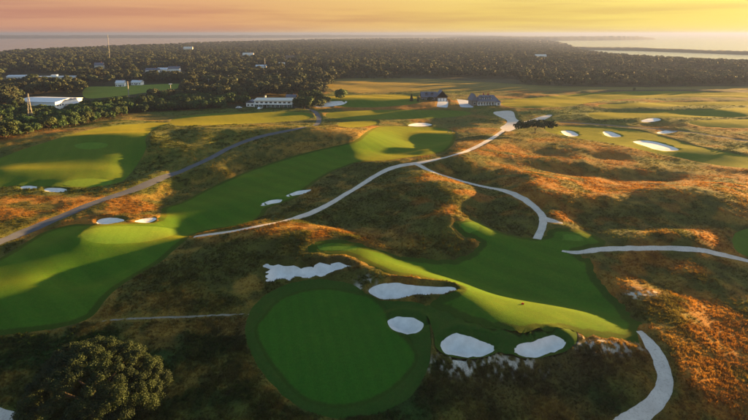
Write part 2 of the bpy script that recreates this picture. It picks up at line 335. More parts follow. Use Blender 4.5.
B([(633,142),(640,140.6),(650,141),(662,143.5),(679,149.5),(667,151),(655,149.3),(645,146)], 'largest grey bunker on the right hand fairway')
B([(561,131.3),(567,130.6),(573,131.5),(578.5,135),(573,136.6),(565,135)], 'left small bunker on the right hand fairway, nearest the dark wide tree')
B([(603,131.7),(611,131.8),(621,136),(615,137.2),(606,135.6)], 'right small bunker on the right hand fairway, above the largest one')
B([(640,121),(648,118.6),(657,118.2),(661,120),(653,121.8),(645,122)], 'sliver of grey sand high on the far right dunes')
B([(656,133),(664,130.6),(676,130.2),(677,131.6),(666,133.6)], 'thin sand strip beside the far right track')
B([(408,125.2),(415,123.2),(425,123),(432,124.8),(424,126.3),(414,126.3)], 'slim bunker at the top end of the long fairway')
add_sheet('sand_lot', [(313,103.5),(322,102),(335,101.2),(347,101.3),(343,104.5),(330,106.5),(317,107.2)], 3, 'sand', 'pale sandy parking lot right of the dark trees by the lodge', 'parking lot', 'structure')
# paths ------------------------------------------------------------------------
add_ribbon('road', [(-60,266),(-20,250),(0,241),(27,230),(53,220.5),(80,208.5),(107,198),(134,189.5),(160,178.5),(187,168.5),(207,160),(233,146),(255,138),(282,131.5),(304,128.5),(316,125),(319,120),(318,115.5),(313,110.5),(303,108),(288,107)], 4.2, 3, 'asphalt', 'grey asphalt road climbing from the left edge to the lodge', 'road')
add_ribbon('cart_path', [(194,236.6),(212,234),(233.5,231),(268,224.6),(297.6,217.5),(322,208),(340,197.5),(360,185.5),(376,175),(395,166.5),(419,163),(440,158.5),(461.6,153),(480,145),(494,137),(504,130)], 3.3, 3, 'path', 'pale cart path winding uphill through the middle to the sandy clearing', 'path')
add_ribbon('cart_path', [(417,164),(425,168.5),(437.5,174),(459,180),(480,186),(502,190),(520,197),(531,204),(539,211),(544,219),(542,228),(537,239)], 2.8, 4, 'path', 'pale branch path curving down past the dark hollow to the tees', 'path')
add_ribbon('cart_path', [(541,216),(548,220.5),(556,222.5),(563,223.4)], 3.6, 5, 'path', 'short pale spur of the path fork ending at the orange bank', 'path', taper=True)
add_ribbon('cart_path', [(562,251),(572,253.5),(581,253.5),(591,250.6),(609.5,248.4),(636,248.2),(660,247.6),(682,248.4),(708,252),(735,257.5),(755,262),(800,271)], 2.2, 4, 'path', 'pale path crossing the right side towards the frame edge', 'path', taper=True)
add_ribbon('cart_path', [(638,331),(646,339),(655,349),(663,361),(669,374),(669,388),(660,401),(645,412),(628,421),(600,436)], 3.1, 3, 'path', 'wide pale cart path sweeping round the bottom right corner', 'path', taper=True)
add_ribbon('cart_path', [(-30,408),(0,416),(18,422),(50,434)], 3.2, 3, 'path', 'corner of a pale path at the bottom left below the big tree', 'path')
add_ribbon('footpath', [(96,322),(112,319.5),(128,318.7),(160,317.3),(180,317),(200,315.8),(220,315),(249,314)], 0.75, 3, 'trail', 'thin trodden trail leading to the foreground green from the left', 'path', taper=True)
add_ribbon('farm_track', [(560,122),(600,124.5),(640,128),(680,131),(720,137),(780,146)], 4.0, 3, 'trail_dark', 'brown track crossing the far right dunes', 'track')
add_sheet('sandy_clearing', [(493,112.5),(503,110.8),(513,111.5),(516,118.5),(523,121.6),(533,119),(542,116),(552,114.6),(549,117.5),(540,121.5),(530,125),(518,128),(508,131.5),(500,128),(505,124.5),(507,120.5),(499,116.5)], 4, 'path', 'pale sandy clearing with two arms below the white clubhouse', 'clearing', 'structure')
add_ribbon('driveway', [(443,99.8),(443,103),(442,107.3)], 11, 3, 'concrete', 'pale driveway in front of the grey cottage', 'driveway')
add_ribbon('driveway', [(463,99.8),(465,103),(467,107.6)], 13, 3, 'concrete', 'pale driveway left of the white clubhouse', 'driveway')

for s in SHEETS:   # no outline is a clean curve: grass creeps over sand, paths and mown edges
    amp, wl = (0.5, 2.2) if s['mat'] == 'sand' else (0.30, 2.0) if s['level'] >= 3 else (0.45, 4.0)
    if s['name'] == 'tee_box' or s['name'] == 'putting_green' or s['name'] == 'driveway': amp = 0.1
    if 'ragged' in s['label']: amp, wl = 1.5, 2.0
    pl = s['poly']; pts = []; dd = max(0.6, 0.006 * np.hypot(*pl.mean(0)))
    for a, b in zip(pl, np.roll(pl, -1, 0)):
        n = max(1, int(np.hypot(*(b - a)) / dd))
        for k in range(n): pts.append(a + (b - a) * k / n)
    pl = np.array(pts); amp *= min(1.0, 120 / np.hypot(*pl.mean(0)) + 0.3)
    s['poly'] = pl + np.stack([fbm(pl[:, 0], pl[:, 1], wl, 301, 3) - 0.5, fbm(pl[:, 0], pl[:, 1], wl, 401, 3) - 0.5], 1) * 2 * amp
for s in SHEETS:
    s['lip'] = 1.15 * min(1.0, (115 / np.hypot(*s['poly'].mean(0))) ** 2.2)
    s['bb'] = (*s['poly'].min(0), *s['poly'].max(0))
def pushes(x, y, level):
    """how far a surface of this level dips below those laid into it; also the distance to the nearest sheet"""
    P = np.stack([x, y], 1); push = np.zeros(len(P)); lip = np.zeros(len(P)); near = np.full(len(P), 8.0)
    for s in SHEETS:
        if s['level'] <= level: continue
        x0, y0, x1, y1 = s['bb']; m = np.nonzero((x > x0 - 8) & (x < x1 + 8) & (y > y0 - 8) & (y < y1 + 8))[0]
        if not len(m): continue
        d = sdf(P[m], s['poly'])
        k, lim = (1.8, -3.0) if s['mat'] == 'sand' else (0.22, -0.40)
        if s['mat'] == 'sand' and s['name'] == 'bunker': lip[m] = np.maximum(lip[m], s['lip'] * np.clip(d / 1.3, 0, 1) * np.exp(-np.clip(d - 1.3, 0, 9) / 1.8) * (d > 0))
        push[m] = np.minimum(push[m], np.clip(d * k, lim, 0)); near[m] = np.minimum(near[m], d)
    return push + np.where(push < 0, 0, lip), near

# ------------------------------------------------------------------ materials
MATS = {}
def base_mat(name, rough=0.9, spec=0.15):
    m = bpy.data.materials.new(name); m.use_nodes = True; b = m.node_tree.nodes['Principled BSDF']
    b.inputs['Roughness'].default_value = rough; b.inputs['Specular IOR Level'].default_value = spec
    MATS[name] = m; return m, m.node_tree, b
def pos(nt): return nt.nodes.new('ShaderNodeNewGeometry').outputs['Position']
def noise(nt, vec, scale, detail=4.0, rough=0.55):
    n = nd(nt, 'ShaderNodeTexNoise', ins={2: scale, 3: detail, 4: rough}); nt.links.new(vec, n.inputs[0]); return n.outputs[0]
def bump(nt, b, h, strength, dist):
    n = nd(nt, 'ShaderNodeBump', ins={0: strength, 1: dist}); nt.links.new(h, n.inputs['Height']); nt.links.new(n.outputs[0], b.inputs['Normal'])
def turf(name, c0, c1, c2, stripe=0.0, ang=0.4, period=7.0, bstr=0.9, bdist=0.10, cut=2.2):
    m, nt, b = base_mat(name, 0.95, 0.02); p = pos(nt)
    n1 = noise(nt, p, 0.035, 4); n2 = noise(nt, p, 0.6, 5, 0.65)
    col = mix_n(nt, maprange(nt, n1, 0.32, 0.68), c0, c1)
    col = mix_n(nt, maprange(nt, n2, 0.35, 0.75, 0, 0.55), col, c2)
    dry = noise(nt, p, 0.11, 6, 0.7); col = mix_n(nt, maprange(nt, dry, 0.52, 0.72, 0, 0.5), col, mix_n(nt, 1.0, col, (2.1, 1.25, 1.3), 'MULTIPLY'))
    if stripe:
        sp = nd(nt, 'ShaderNodeSeparateXYZ'); nt.links.new(p, sp.inputs[0])
        u = math_n(nt, 'ADD', math_n(nt, 'MULTIPLY', sp.outputs[0], math.cos(ang) / period), math_n(nt, 'MULTIPLY', sp.outputs[1], math.sin(ang) / period))
        w = math_n(nt, 'SINE', math_n(nt, 'MULTIPLY', u, 6.283))
        col = mix_n(nt, maprange(nt, w, -0.35, 0.35, 0.0, stripe), col, mix_n(nt, 1.0, col, (1.5, 1.35, 1.3), 'MULTIPLY'))
    ed = nd(nt, 'ShaderNodeAttribute', attribute_name='edge', attribute_type='GEOMETRY')
    wob = math_n(nt, 'ADD', ed.outputs['Fac'], math_n(nt, 'MULTIPLY', math_n(nt, 'SUBTRACT', n2, 0.5), 1.2))
    col = mix_n(nt, maprange(nt, wob, cut - 0.4, cut + 0.4, 0.75, 0.0, True), col, (0.016, 0.036, 0.005))
    fine = noise(nt, p, 1.6, 6, 0.75)
    col = mix_n(nt, 1.0, col, mix_n(nt, maprange(nt, fine, 0.3, 0.7), (0.74, 0.76, 0.7), (1.24, 1.20, 1.2)), 'MULTIPLY')
    nt.links.new(col, b.inputs['Base Color'])
    b.inputs['Sheen Weight'].default_value = 0.065; b.inputs['Sheen Roughness'].default_value = 0.45; b.inputs['Sheen Tint'].default_value = (1.0, 0.62, 0.03, 1)
    bump(nt, b, noise(nt, p, 3.5, 3, 0.7), bstr, bdist)
turf('fairway', (0.019, 0.080, 0.006), (0.028, 0.098, 0.007), (0.046, 0.096, 0.009), 0.35, 0.9, 9.0)
turf('fairway_far', (0.030, 0.092, 0.009), (0.050, 0.106, 0.011), (0.066, 0.102, 0.013), 0.18, cut=-9.0)
turf('surround', (0.012, 0.056, 0.007), (0.018, 0.060, 0.008), (0.030, 0.056, 0.010), 0.0, cut=-9.0)
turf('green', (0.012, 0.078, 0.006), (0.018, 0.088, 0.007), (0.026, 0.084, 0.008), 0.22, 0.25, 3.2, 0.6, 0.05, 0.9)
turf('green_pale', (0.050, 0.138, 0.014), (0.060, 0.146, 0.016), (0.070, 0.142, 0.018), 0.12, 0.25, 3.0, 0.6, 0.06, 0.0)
turf('meadow', (0.060, 0.085, 0.030), (0.085, 0.092, 0.036), (0.10, 0.078, 0.036), 0.0, cut=-9.0)
turf('meadow_bright', (0.09, 0.16, 0.025), (0.13, 0.18, 0.03), (0.10, 0.14, 0.03), 0.0, cut=-9.0)
m, nt, b = base_mat('sand', 0.95, 0.1); p = pos(nt)
c = mix_n(nt, maprange(nt, noise(nt, p, 0.4, 5, 0.6), 0.3, 0.7), (0.76, 0.70, 0.66), (0.58, 0.53, 0.49))
c = mix_n(nt, maprange(nt, noise(nt, p, 4.0, 4, 0.7), 0.62, 0.80, 0, 0.5), c, (0.34, 0.29, 0.25))
nt.links.new(c, b.inputs['Base Color']); bump(nt, b, noise(nt, p, 1.5, 4, 0.6), 0.8, 0.22)
def dirt(name, a, bcol, cc, amt=0.6):
    m, nt, b = base_mat(name, 0.92, 0.15); p = pos(nt)
    c = mix_n(nt, maprange(nt, noise(nt, p, 0.25, 5, 0.6), 0.3, 0.7), a, bcol)
    c = mix_n(nt, maprange(nt, noise(nt, p, 2.2, 5, 0.7), 0.5, 0.78, 0, amt), c, cc)
    nt.links.new(c, b.inputs['Base Color']); bump(nt, b, noise(nt, p, 3, 4, 0.6), 0.4, 0.05)
dirt('path', (0.46, 0.39, 0.34), (0.60, 0.52, 0.45), (0.24, 0.18, 0.13), 0.8)
dirt('trail', (0.17, 0.14, 0.10), (0.24, 0.21, 0.17), (0.08, 0.07, 0.03), 0.9)
dirt('trail_dark', (0.13, 0.09, 0.06), (0.17, 0.12, 0.08), (0.20, 0.17, 0.12))
dirt('asphalt', (0.070, 0.070, 0.080), (0.095, 0.095, 0.108), (0.06, 0.056, 0.055), 0.5)
dirt('concrete', (0.42, 0.42, 0.44), (0.50, 0.49, 0.50), (0.34, 0.32, 0.30), 0.4)

def attr_mat(name, typ, bdist=0.12, transl=0.0, fine=2.5):
    m, nt, b = base_mat(name, 0.95, 0.05)
    a = nd(nt, 'ShaderNodeAttribute', attribute_name='tint', attribute_type=typ); col = a.outputs['Color']; p = pos(nt)
    if typ == 'GEOMETRY':
        n = noise(nt, p, fine, 4, 0.7)
        col = mix_n(nt, 1.0, col, mix_n(nt, maprange(nt, n, 0.3, 0.7), (0.50, 0.52, 0.5), (1.45, 1.40, 1.3)), 'MULTIPLY')
        bump(nt, b, noise(nt, p, 1.6, 5, 0.7), 1.0, bdist)
    nt.links.new(col, b.inputs['Base Color'])
    b.inputs['Sheen Weight'].default_value = 0.04; b.inputs['Sheen Roughness'].default_value = 0.5; b.inputs['Sheen Tint'].default_value = (0.9, 0.7, 0.4, 1)
    if transl:
        tr = nd(nt, 'ShaderNodeBsdfTranslucent'); nt.links.new(col, tr.inputs[0]); ms = nd(nt, 'ShaderNodeMixShader', ins={0: transl})
        nt.links.new(b.outputs[0], ms.inputs[1]); nt.links.new(tr.outputs[0], ms.inputs[2]); nt.links.new(ms.outputs[0], nt.nodes['Material Output'].inputs[0])
attr_mat('rough_ground', 'GEOMETRY', 0.30)
attr_mat('tuft', 'INSTANCER', 0, 0.5)

def leaf_mat(name, ca, cb, rnd=True):
    m, nt, b = base_mat(name, 0.75, 0.2)
    at_ = nd(nt, 'ShaderNodeAttribute', attribute_name='tone', attribute_type='GEOMETRY')
    col = mix_n(nt, at_.outputs['Fac'], ca, cb)
    if rnd:
        oi = nd(nt, 'ShaderNodeObjectInfo')
        hs = nd(nt, 'ShaderNodeHueSaturation'); nt.links.new(col, hs.inputs['Color'])
        nt.links.new(maprange(nt, oi.outputs['Random'], 0, 1, 0.455, 0.525), hs.inputs['Hue'])
        nt.links.new(maprange(nt, math_n(nt, 'FRACT', math_n(nt, 'MULTIPLY', oi.outputs['Random'], 7.31)), 0, 1, 0.65, 1.45), hs.inputs['Value']); col = hs.outputs[0]
    nt.links.new(col, b.inputs['Base Color'])
    tr = nd(nt, 'ShaderNodeBsdfTranslucent'); nt.links.new(col, tr.inputs[0]); ms = nd(nt, 'ShaderNodeMixShader', ins={0: 0.12})
    nt.links.new(b.outputs[0], ms.inputs[1]); nt.links.new(tr.outputs[0], ms.inputs[2]); nt.links.new(ms.outputs[0], nt.nodes['Material Output'].inputs[0])
leaf_mat('leaf', (0.014, 0.034, 0.008), (0.042, 0.074, 0.018))
leaf_mat('leaf_forest', (0.020, 0.030, 0.012), (0.046, 0.054, 0.022))
leaf_mat('leaf_conifer', (0.012, 0.024, 0.012), (0.026, 0.042, 0.018))
leaf_mat('leaf_oak', (0.005, 0.013, 0.003), (0.030, 0.046, 0.009), False)
def plain(name, col, rough=0.7, spec=0.3, var=0.25, scale=0.8, metal=0.0):
    m, nt, b = base_mat(name, rough, spec); p = pos(nt)
    n = noise(nt, p, scale, 4, 0.6)
    nt.links.new(mix_n(nt, maprange(nt, n, 0.3, 0.7, 0, 1), tuple(c * (1 - var) for c in col), col), b.inputs['Base Color'])
    b.inputs['Metallic'].default_value = metal
plain('bark', (0.09, 0.065, 0.045), 0.9, 0.1, 0.5, 3)
plain('white_wall', (0.80, 0.78, 0.76), 0.7, 0.2, 0.08)
plain('white_trim', (0.80, 0.79, 0.77), 0.6, 0.3, 0.04)
plain('cream_wall', (0.66, 0.60, 0.50), 0.7, 0.2, 0.1)
plain('metal_roof', (0.58, 0.58, 0.62), 0.5, 0.4, 0.12)
plain('pale_roof', (0.60, 0.55, 0.48), 0.7, 0.2, 0.12)
plain('shingle', (0.15, 0.15, 0.19), 0.85, 0.15, 0.35, 2.0)
plain('shingle_brown', (0.16, 0.11, 0.08), 0.85, 0.15, 0.35, 2.0)
plain('cedar', (0.20, 0.16, 0.13), 0.85, 0.15, 0.3, 2.0)
plain('green_wall', (0.09, 0.16, 0.13), 0.7, 0.2, 0.2)
plain('brick', (0.38, 0.12, 0.07), 0.85, 0.15, 0.3, 4)
plain('steel', (0.10, 0.10, 0.11), 0.5, 0.4, 0.15, 1, 0.6)
plain('pole_wood', (0.24, 0.19, 0.15), 0.85, 0.15, 0.3, 2)
plain('pole_pale', (0.26, 0.24, 0.22), 0.7, 0.2, 0.2, 2)
plain('car_white', (0.75, 0.75, 0.76), 0.25, 0.5, 0.03)
plain('tyre', (0.02, 0.02, 0.02), 0.9, 0.1, 0.2)
plain('red_cloth', (0.60, 0.07, 0.03), 0.7, 0.2, 0.15)
plain('dark_trim', (0.05, 0.05, 0.055), 0.6, 0.3, 0.2)
m, nt, b = base_mat('glass', 0.08, 0.6); b.inputs['Base Color'].default_value = (0.03, 0.035, 0.045, 1)
m, nt, b = base_mat('water', 0.12, 0.5); b.inputs['Base Color'].default_value = (0.035, 0.055, 0.075, 1)
p = pos(nt); bump(nt, b, noise(nt, p, 0.05, 5, 0.65), 0.55, 3.0)

# ------------------------------------------------------------------ object helpers
def finish(o, label=None, cat=None, group=None, kind=None, parent=None):
    if label: o['label'] = label
    if cat: o['category'] = cat
    if group: o['group'] = group
    if kind: o['kind'] = kind
    if parent: o.parent = parent
    return o
def mesh_np(name, V, faces, mat, smooth=False, tone=None, tint=None, uniform=None):
    """V (n,3); faces (m,k) int"""
    V = np.ascontiguousarray(V, np.float32); faces = np.ascontiguousarray(faces, np.int32); k = faces.shape[1]
    me = bpy.data.meshes.new(name); me.vertices.add(len(V)); me.vertices.foreach_set('co', V.ravel())
    me.loops.add(faces.size); me.loops.foreach_set('vertex_index', faces.ravel())
    me.polygons.add(len(faces)); me.polygons.foreach_set('loop_start', np.arange(0, faces.size, k, dtype=np.int32))
    if smooth: me.polygons.foreach_set('use_smooth', np.ones(len(faces), bool))
    me.update(calc_edges=True)
    if tone is not None: me.attributes.new('tone', 'FLOAT', 'FACE').data.foreach_set('value', np.ascontiguousarray(tone, np.float32))
    if tint is not None:
        c = np.ones((len(V), 4), np.float32); c[:, :3] = tint
        me.attributes.new('tint', 'FLOAT_COLOR', 'POINT').data.foreach_set('color', c.ravel())
    me.materials.append(MATS[mat]); return me
def link(name, me, parent=None, loc=None, rotz=None):
    o = bpy.data.objects.new(name, me); COL.objects.link(o)
    if parent: o.parent = parent
    if loc is not None: o.location = loc
    if rotz is not None: o.rotation_euler = (0, 0, rotz)
    return o

# ------------------------------------------------------------------ rough grass colours
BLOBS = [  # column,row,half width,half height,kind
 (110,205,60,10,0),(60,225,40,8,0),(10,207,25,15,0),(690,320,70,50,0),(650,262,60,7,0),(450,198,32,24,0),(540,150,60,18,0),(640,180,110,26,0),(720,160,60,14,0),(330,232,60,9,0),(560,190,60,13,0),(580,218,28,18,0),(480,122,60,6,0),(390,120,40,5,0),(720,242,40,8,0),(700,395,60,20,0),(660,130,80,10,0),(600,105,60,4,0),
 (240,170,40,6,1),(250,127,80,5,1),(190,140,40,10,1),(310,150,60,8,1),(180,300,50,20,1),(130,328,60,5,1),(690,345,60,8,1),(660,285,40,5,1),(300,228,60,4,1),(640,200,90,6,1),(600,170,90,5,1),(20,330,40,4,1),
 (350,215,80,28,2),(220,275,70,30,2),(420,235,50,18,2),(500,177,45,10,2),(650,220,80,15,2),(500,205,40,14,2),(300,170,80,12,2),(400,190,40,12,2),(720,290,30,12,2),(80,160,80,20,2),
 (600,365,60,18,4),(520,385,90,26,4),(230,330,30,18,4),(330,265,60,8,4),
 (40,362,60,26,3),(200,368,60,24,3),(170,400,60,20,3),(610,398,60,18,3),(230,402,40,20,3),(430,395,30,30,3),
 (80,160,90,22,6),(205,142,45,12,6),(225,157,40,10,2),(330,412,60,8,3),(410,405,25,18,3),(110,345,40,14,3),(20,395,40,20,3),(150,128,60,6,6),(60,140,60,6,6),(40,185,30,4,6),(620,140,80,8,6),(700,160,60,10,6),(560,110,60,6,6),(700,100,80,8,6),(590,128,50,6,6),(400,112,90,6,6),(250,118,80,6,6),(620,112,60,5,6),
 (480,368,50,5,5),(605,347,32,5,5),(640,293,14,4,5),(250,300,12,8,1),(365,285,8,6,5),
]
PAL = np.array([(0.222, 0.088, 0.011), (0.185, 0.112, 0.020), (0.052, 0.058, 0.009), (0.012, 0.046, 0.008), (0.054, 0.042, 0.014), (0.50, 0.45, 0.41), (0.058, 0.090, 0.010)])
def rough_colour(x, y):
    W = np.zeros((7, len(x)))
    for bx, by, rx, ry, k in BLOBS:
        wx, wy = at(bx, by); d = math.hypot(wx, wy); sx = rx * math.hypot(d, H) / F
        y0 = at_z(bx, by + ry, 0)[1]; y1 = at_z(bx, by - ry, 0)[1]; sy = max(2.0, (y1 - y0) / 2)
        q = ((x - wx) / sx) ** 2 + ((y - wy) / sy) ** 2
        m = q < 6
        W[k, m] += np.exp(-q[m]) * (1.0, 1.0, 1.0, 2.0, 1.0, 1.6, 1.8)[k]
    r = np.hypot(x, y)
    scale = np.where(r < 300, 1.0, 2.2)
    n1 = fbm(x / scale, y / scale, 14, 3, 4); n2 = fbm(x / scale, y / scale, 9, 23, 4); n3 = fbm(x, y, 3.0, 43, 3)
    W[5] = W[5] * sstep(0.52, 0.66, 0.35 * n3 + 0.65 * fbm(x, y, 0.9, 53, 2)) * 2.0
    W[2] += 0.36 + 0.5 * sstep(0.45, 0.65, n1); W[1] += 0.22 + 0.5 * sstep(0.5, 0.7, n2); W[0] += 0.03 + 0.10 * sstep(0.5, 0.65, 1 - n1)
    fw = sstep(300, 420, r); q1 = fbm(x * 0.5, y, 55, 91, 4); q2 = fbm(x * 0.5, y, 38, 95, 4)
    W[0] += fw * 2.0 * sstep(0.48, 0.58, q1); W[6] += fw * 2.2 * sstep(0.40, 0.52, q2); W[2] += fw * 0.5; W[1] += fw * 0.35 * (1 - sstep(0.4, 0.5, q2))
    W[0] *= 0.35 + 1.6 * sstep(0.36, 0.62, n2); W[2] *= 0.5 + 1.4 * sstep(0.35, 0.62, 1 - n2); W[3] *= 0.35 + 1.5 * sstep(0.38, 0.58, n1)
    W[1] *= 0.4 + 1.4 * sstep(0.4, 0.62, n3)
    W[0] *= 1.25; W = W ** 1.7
    c = (W[:, :, None] * PAL[:, None, :]).sum(0) / W.sum(0)[:, None]
    # soil and floor of the woods and suburbs beyond the course
    k = 1 - 0.6 * sstep(180, 420, r); return c * (1 + (n3 - 0.5) * 1.1 * k)[:, None]

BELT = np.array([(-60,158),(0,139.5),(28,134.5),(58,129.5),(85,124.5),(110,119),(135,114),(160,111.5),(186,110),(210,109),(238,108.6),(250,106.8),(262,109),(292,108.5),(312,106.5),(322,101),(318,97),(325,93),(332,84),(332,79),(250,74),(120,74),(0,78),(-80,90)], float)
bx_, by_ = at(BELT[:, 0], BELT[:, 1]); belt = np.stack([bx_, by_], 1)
# ------------------------------------------------------------------ ground sheet (fan of quads, fine near by, reaching the coast)
A = np.radians(np.arange(-62, 62.01, 0.135))
rows = [38.0]
while rows[-1] < 12000: rows.append(rows[-1] * (1.0055 if rows[-1] < 260 else 1.010 if rows[-1] < 1300 else 1.024))
R = np.array(rows); NR, NA = len(R), len(A)
FX = (R[:, None] * np.sin(A)[None]).ravel(); FY = (R[:, None] * np.cos(A)[None]).ravel()
FZ = land(FX, FY); fr = np.repeat(R, NA)
push, near = np.zeros(len(FX)), np.full(len(FX), 8.0)
sel = fr < 900
push[sel], near[sel] = pushes(FX[sel], FY[sel], 0)
out = np.clip(near, 0, 8)
lump = (fbm(FX, FY, 2.6, 61, 3, 0.6) - 0.45) * 0.40 + (fbm(FX, FY, 11, 67, 2) - 0.5) * 0.7
FZ = FZ + push + np.clip(out * 0.16, 0, 0.30) + np.where(fr < 700, lump * np.clip(out / 2.0, 0, 1) * (1 - 0.3 * sstep(200, 600, fr)), 0)
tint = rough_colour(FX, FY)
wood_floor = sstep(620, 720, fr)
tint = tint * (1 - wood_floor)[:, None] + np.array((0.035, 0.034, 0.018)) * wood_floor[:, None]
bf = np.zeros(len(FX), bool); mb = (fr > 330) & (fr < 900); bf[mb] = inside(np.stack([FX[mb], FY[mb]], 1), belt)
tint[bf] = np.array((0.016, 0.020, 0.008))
tint = np.where((fr > 2600)[:, None], np.array((0.045, 0.045, 0.024)), tint)
i = np.arange(NR - 1)[:, None] * NA + np.arange(NA - 1)[None]
quads = np.stack([i, i + 1, i + NA + 1, i + NA], -1).reshape(-1, 4)[:, ::-1]
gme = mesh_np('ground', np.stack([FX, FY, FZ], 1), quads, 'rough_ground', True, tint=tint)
finish(link('ground', gme), 'rolling dune land with tall orange, tan and olive rough grass', 'ground', kind='structure')
def fan_z(x, y, arr=None):
    arr = FZ if arr is None else arr
    a = (np.arctan2(x, y) - A[0]) / (A[1] - A[0]); r = np.hypot(x, y); j = np.clip(np.searchsorted(R, r) - 1, 0, NR - 2)
    a = np.clip(a, 0, NA - 1.001); k = a.astype(int); fa = a - k; fj = np.clip((r - R[j]) / (R[j + 1] - R[j]), 0, 1)
    G = arr.reshape(NR, NA)
    return (G[j, k] * (1 - fa) + G[j, k + 1] * fa) * (1 - fj) + (G[j + 1, k] * (1 - fa) + G[j + 1, k + 1] * fa) * fj
def gz(x, y): return float(fan_z(np.array([x]), np.array([y]))[0])

# ------------------------------------------------------------------ mown ground, sand and paths as sheets laid into the ground
for si, s in enumerate(SHEETS):
    poly = s['poly']; x0, y0, x1, y1 = s['bb']
    dist = np.hypot(*poly.mean(0)); step = max(1.1, dist * 0.011)
    if s['mat'] == 'sand': step *= 0.5
    # densify the outline
    pts = []
    for a, b in zip(poly, np.roll(poly, -1, 0)):
        n = max(1, int(np.hypot(*(b - a)) / (step * 1.2)))
        for k in range(n): pts.append(a + (b - a) * k / n)
    ol = np.array(pts); co = [Vector(p) for p in ol]; ed = [(k, (k + 1) % len(ol)) for k in range(len(ol))]
    X, Y = np.meshgrid(np.arange(x0 + step / 2, x1, step), np.arange(y0 + step / 2, y1, step))
    X[1::2] += step / 2
    Pg = np.stack([X.ravel(), Y.ravel()], 1) + rng.uniform(-.12, .12, (X.size, 2)) * step
    Pg = Pg[inside(Pg, ol)]
    if len(Pg): Pg = Pg[seg_dist(Pg, ol) > step * 0.4]
    co += [Vector(p) for p in Pg]
    for t in SHEETS:   # outlines of what is set into this sheet
        if t['level'] > s['level'] and t['bb'][0] < x1 and t['bb'][2] > x0 and t['bb'][1] < y1 and t['bb'][3] > y0:
            q = t['poly']; q = q[inside(q, ol)]
            if len(q): q = q[seg_dist(q, ol) > step * 0.15]
            co += [Vector(p) for p in q]
    v, e, f, *_ = geometry.delaunay_2d_cdt(co, ed, [], 1, 1e-4)
    V = np.array([(p[0], p[1]) for p in v]); tri = np.array([t for t in f if len(t) == 3])
    cen = V[tri].mean(1); tri = tri[inside(cen, ol)]
    z = land(V[:, 0], V[:, 1]) + pushes(V[:, 0], V[:, 1], s['level'])[0]
    if s['mat'] == 'sand':
        d = seg_dist(V, ol); z -= np.clip(d * 0.45, 0, 1.0) * min(1.25, s['lip'] + 0.38)
    a = V[tri]; flip = np.cross(a[:, 1] - a[:, 0], a[:, 2] - a[:, 0]) < 0
    tri[flip] = tri[flip][:, ::-1]
    me = mesh_np(s['name'], np.column_stack([V, z]), tri, s['mat'], True)
    if s['level'] < 3: me.attributes.new('edge', 'FLOAT', 'POINT').data.foreach_set('value', np.minimum(seg_dist(V, ol), 9).astype(np.float32))
    o = link(s['name'], me)
    finish(o, s['label'], s['cat'], s['group'], s['kind'])

# ------------------------------------------------------------------ sea and far shores
def fan_sheet(name, r0, r1, n, z, mat):
    rr = np.geomspace(r0, r1, n); aa = np.radians(np.linspace(-75, 75, 60))
    X = (rr[:, None] * np.sin(aa)).ravel(); Y = (rr[:, None] * np.cos(aa)).ravel()
    i = np.arange(n - 1)[:, None] * 60 + np.arange(59)[None]
    return mesh_np(name, np.stack([X, Y, np.full(len(X), z)], 1), np.stack([i, i + 60, i + 61, i + 1], -1).reshape(-1, 4), mat)
finish(link('sea', fan_sheet('sea', 900, 60000, 40, SEA, 'water')), 'calm pale sea stretching to the horizon', 'sea', kind='structure')
MATS['far_wood'] = None
m, nt, b = base_mat('far_wood', 0.95, 0.05); b.inputs['Base Color'].default_value = (0.035, 0.036, 0.020, 1)
def shore(name, pts, hgt, label, seed):
    """wooded strip of land: near edge and far edge given as (col, near row, far row) at sea level"""
    q = np.array(pts, float); t = np.linspace(0, 1, 160); u = np.linspace(0, 1, len(q))
    px, pn, pf = (np.interp(t, u, q[:, k]) for k in range(3))
    n = 9; V = []
    for k in range(n):
        f = k / (n - 1); x, y = at_z(px, pn + (pf - pn) * f, SEA)
        prof = math.sin(math.pi * f) ** 0.6
        ends = np.clip(np.minimum(t, 1 - t) * 8, 0, 1) ** 0.5
        z = SEA - 1 + (hgt * prof * ends) * (0.70 + 0.6 * fbm(t * 400 + k * 13.7, t * 0 + seed + k, 6, seed, 3))
        V.append(np.stack([x, y, z], 1))
    V = np.concatenate(V); i = np.arange(n - 1)[:, None] * 160 + np.arange(159)[None]
    o = link(name, mesh_np(name, V, np.stack([i, i + 1, i + 161, i + 160], -1).reshape(-1, 4), 'far_wood', True))
    finish(o, label, 'shore', kind='structure')
shore('wooded_spit', [(556, 49.8, 48.6), (580, 49.8, 48.2), (640, 51.0, 49.0), (700, 53.2, 51.4), (748, 55.0, 53.4), (800, 57, 55)], 13, 'low wooded spit dividing the bay from the open sea at right', 3)
shore('headland', [(440, 38.6, 37.6), (500, 40.4, 38.2), (560, 40.8, 38.6), (620, 40.2, 38.8), (656, 39.4, 39.0)], 44, 'dark low headland on the horizon right of centre', 9)
shore('far_shore', [(-200, 39.4, 38.4), (20, 38.4, 37.6), (150, 38.0, 37.2), (300, 37.6, 36.8), (420, 37.3, 36.5), (520, 37.2, 36.6)], 50, 'thin hazy far shore along the horizon at left', 15)

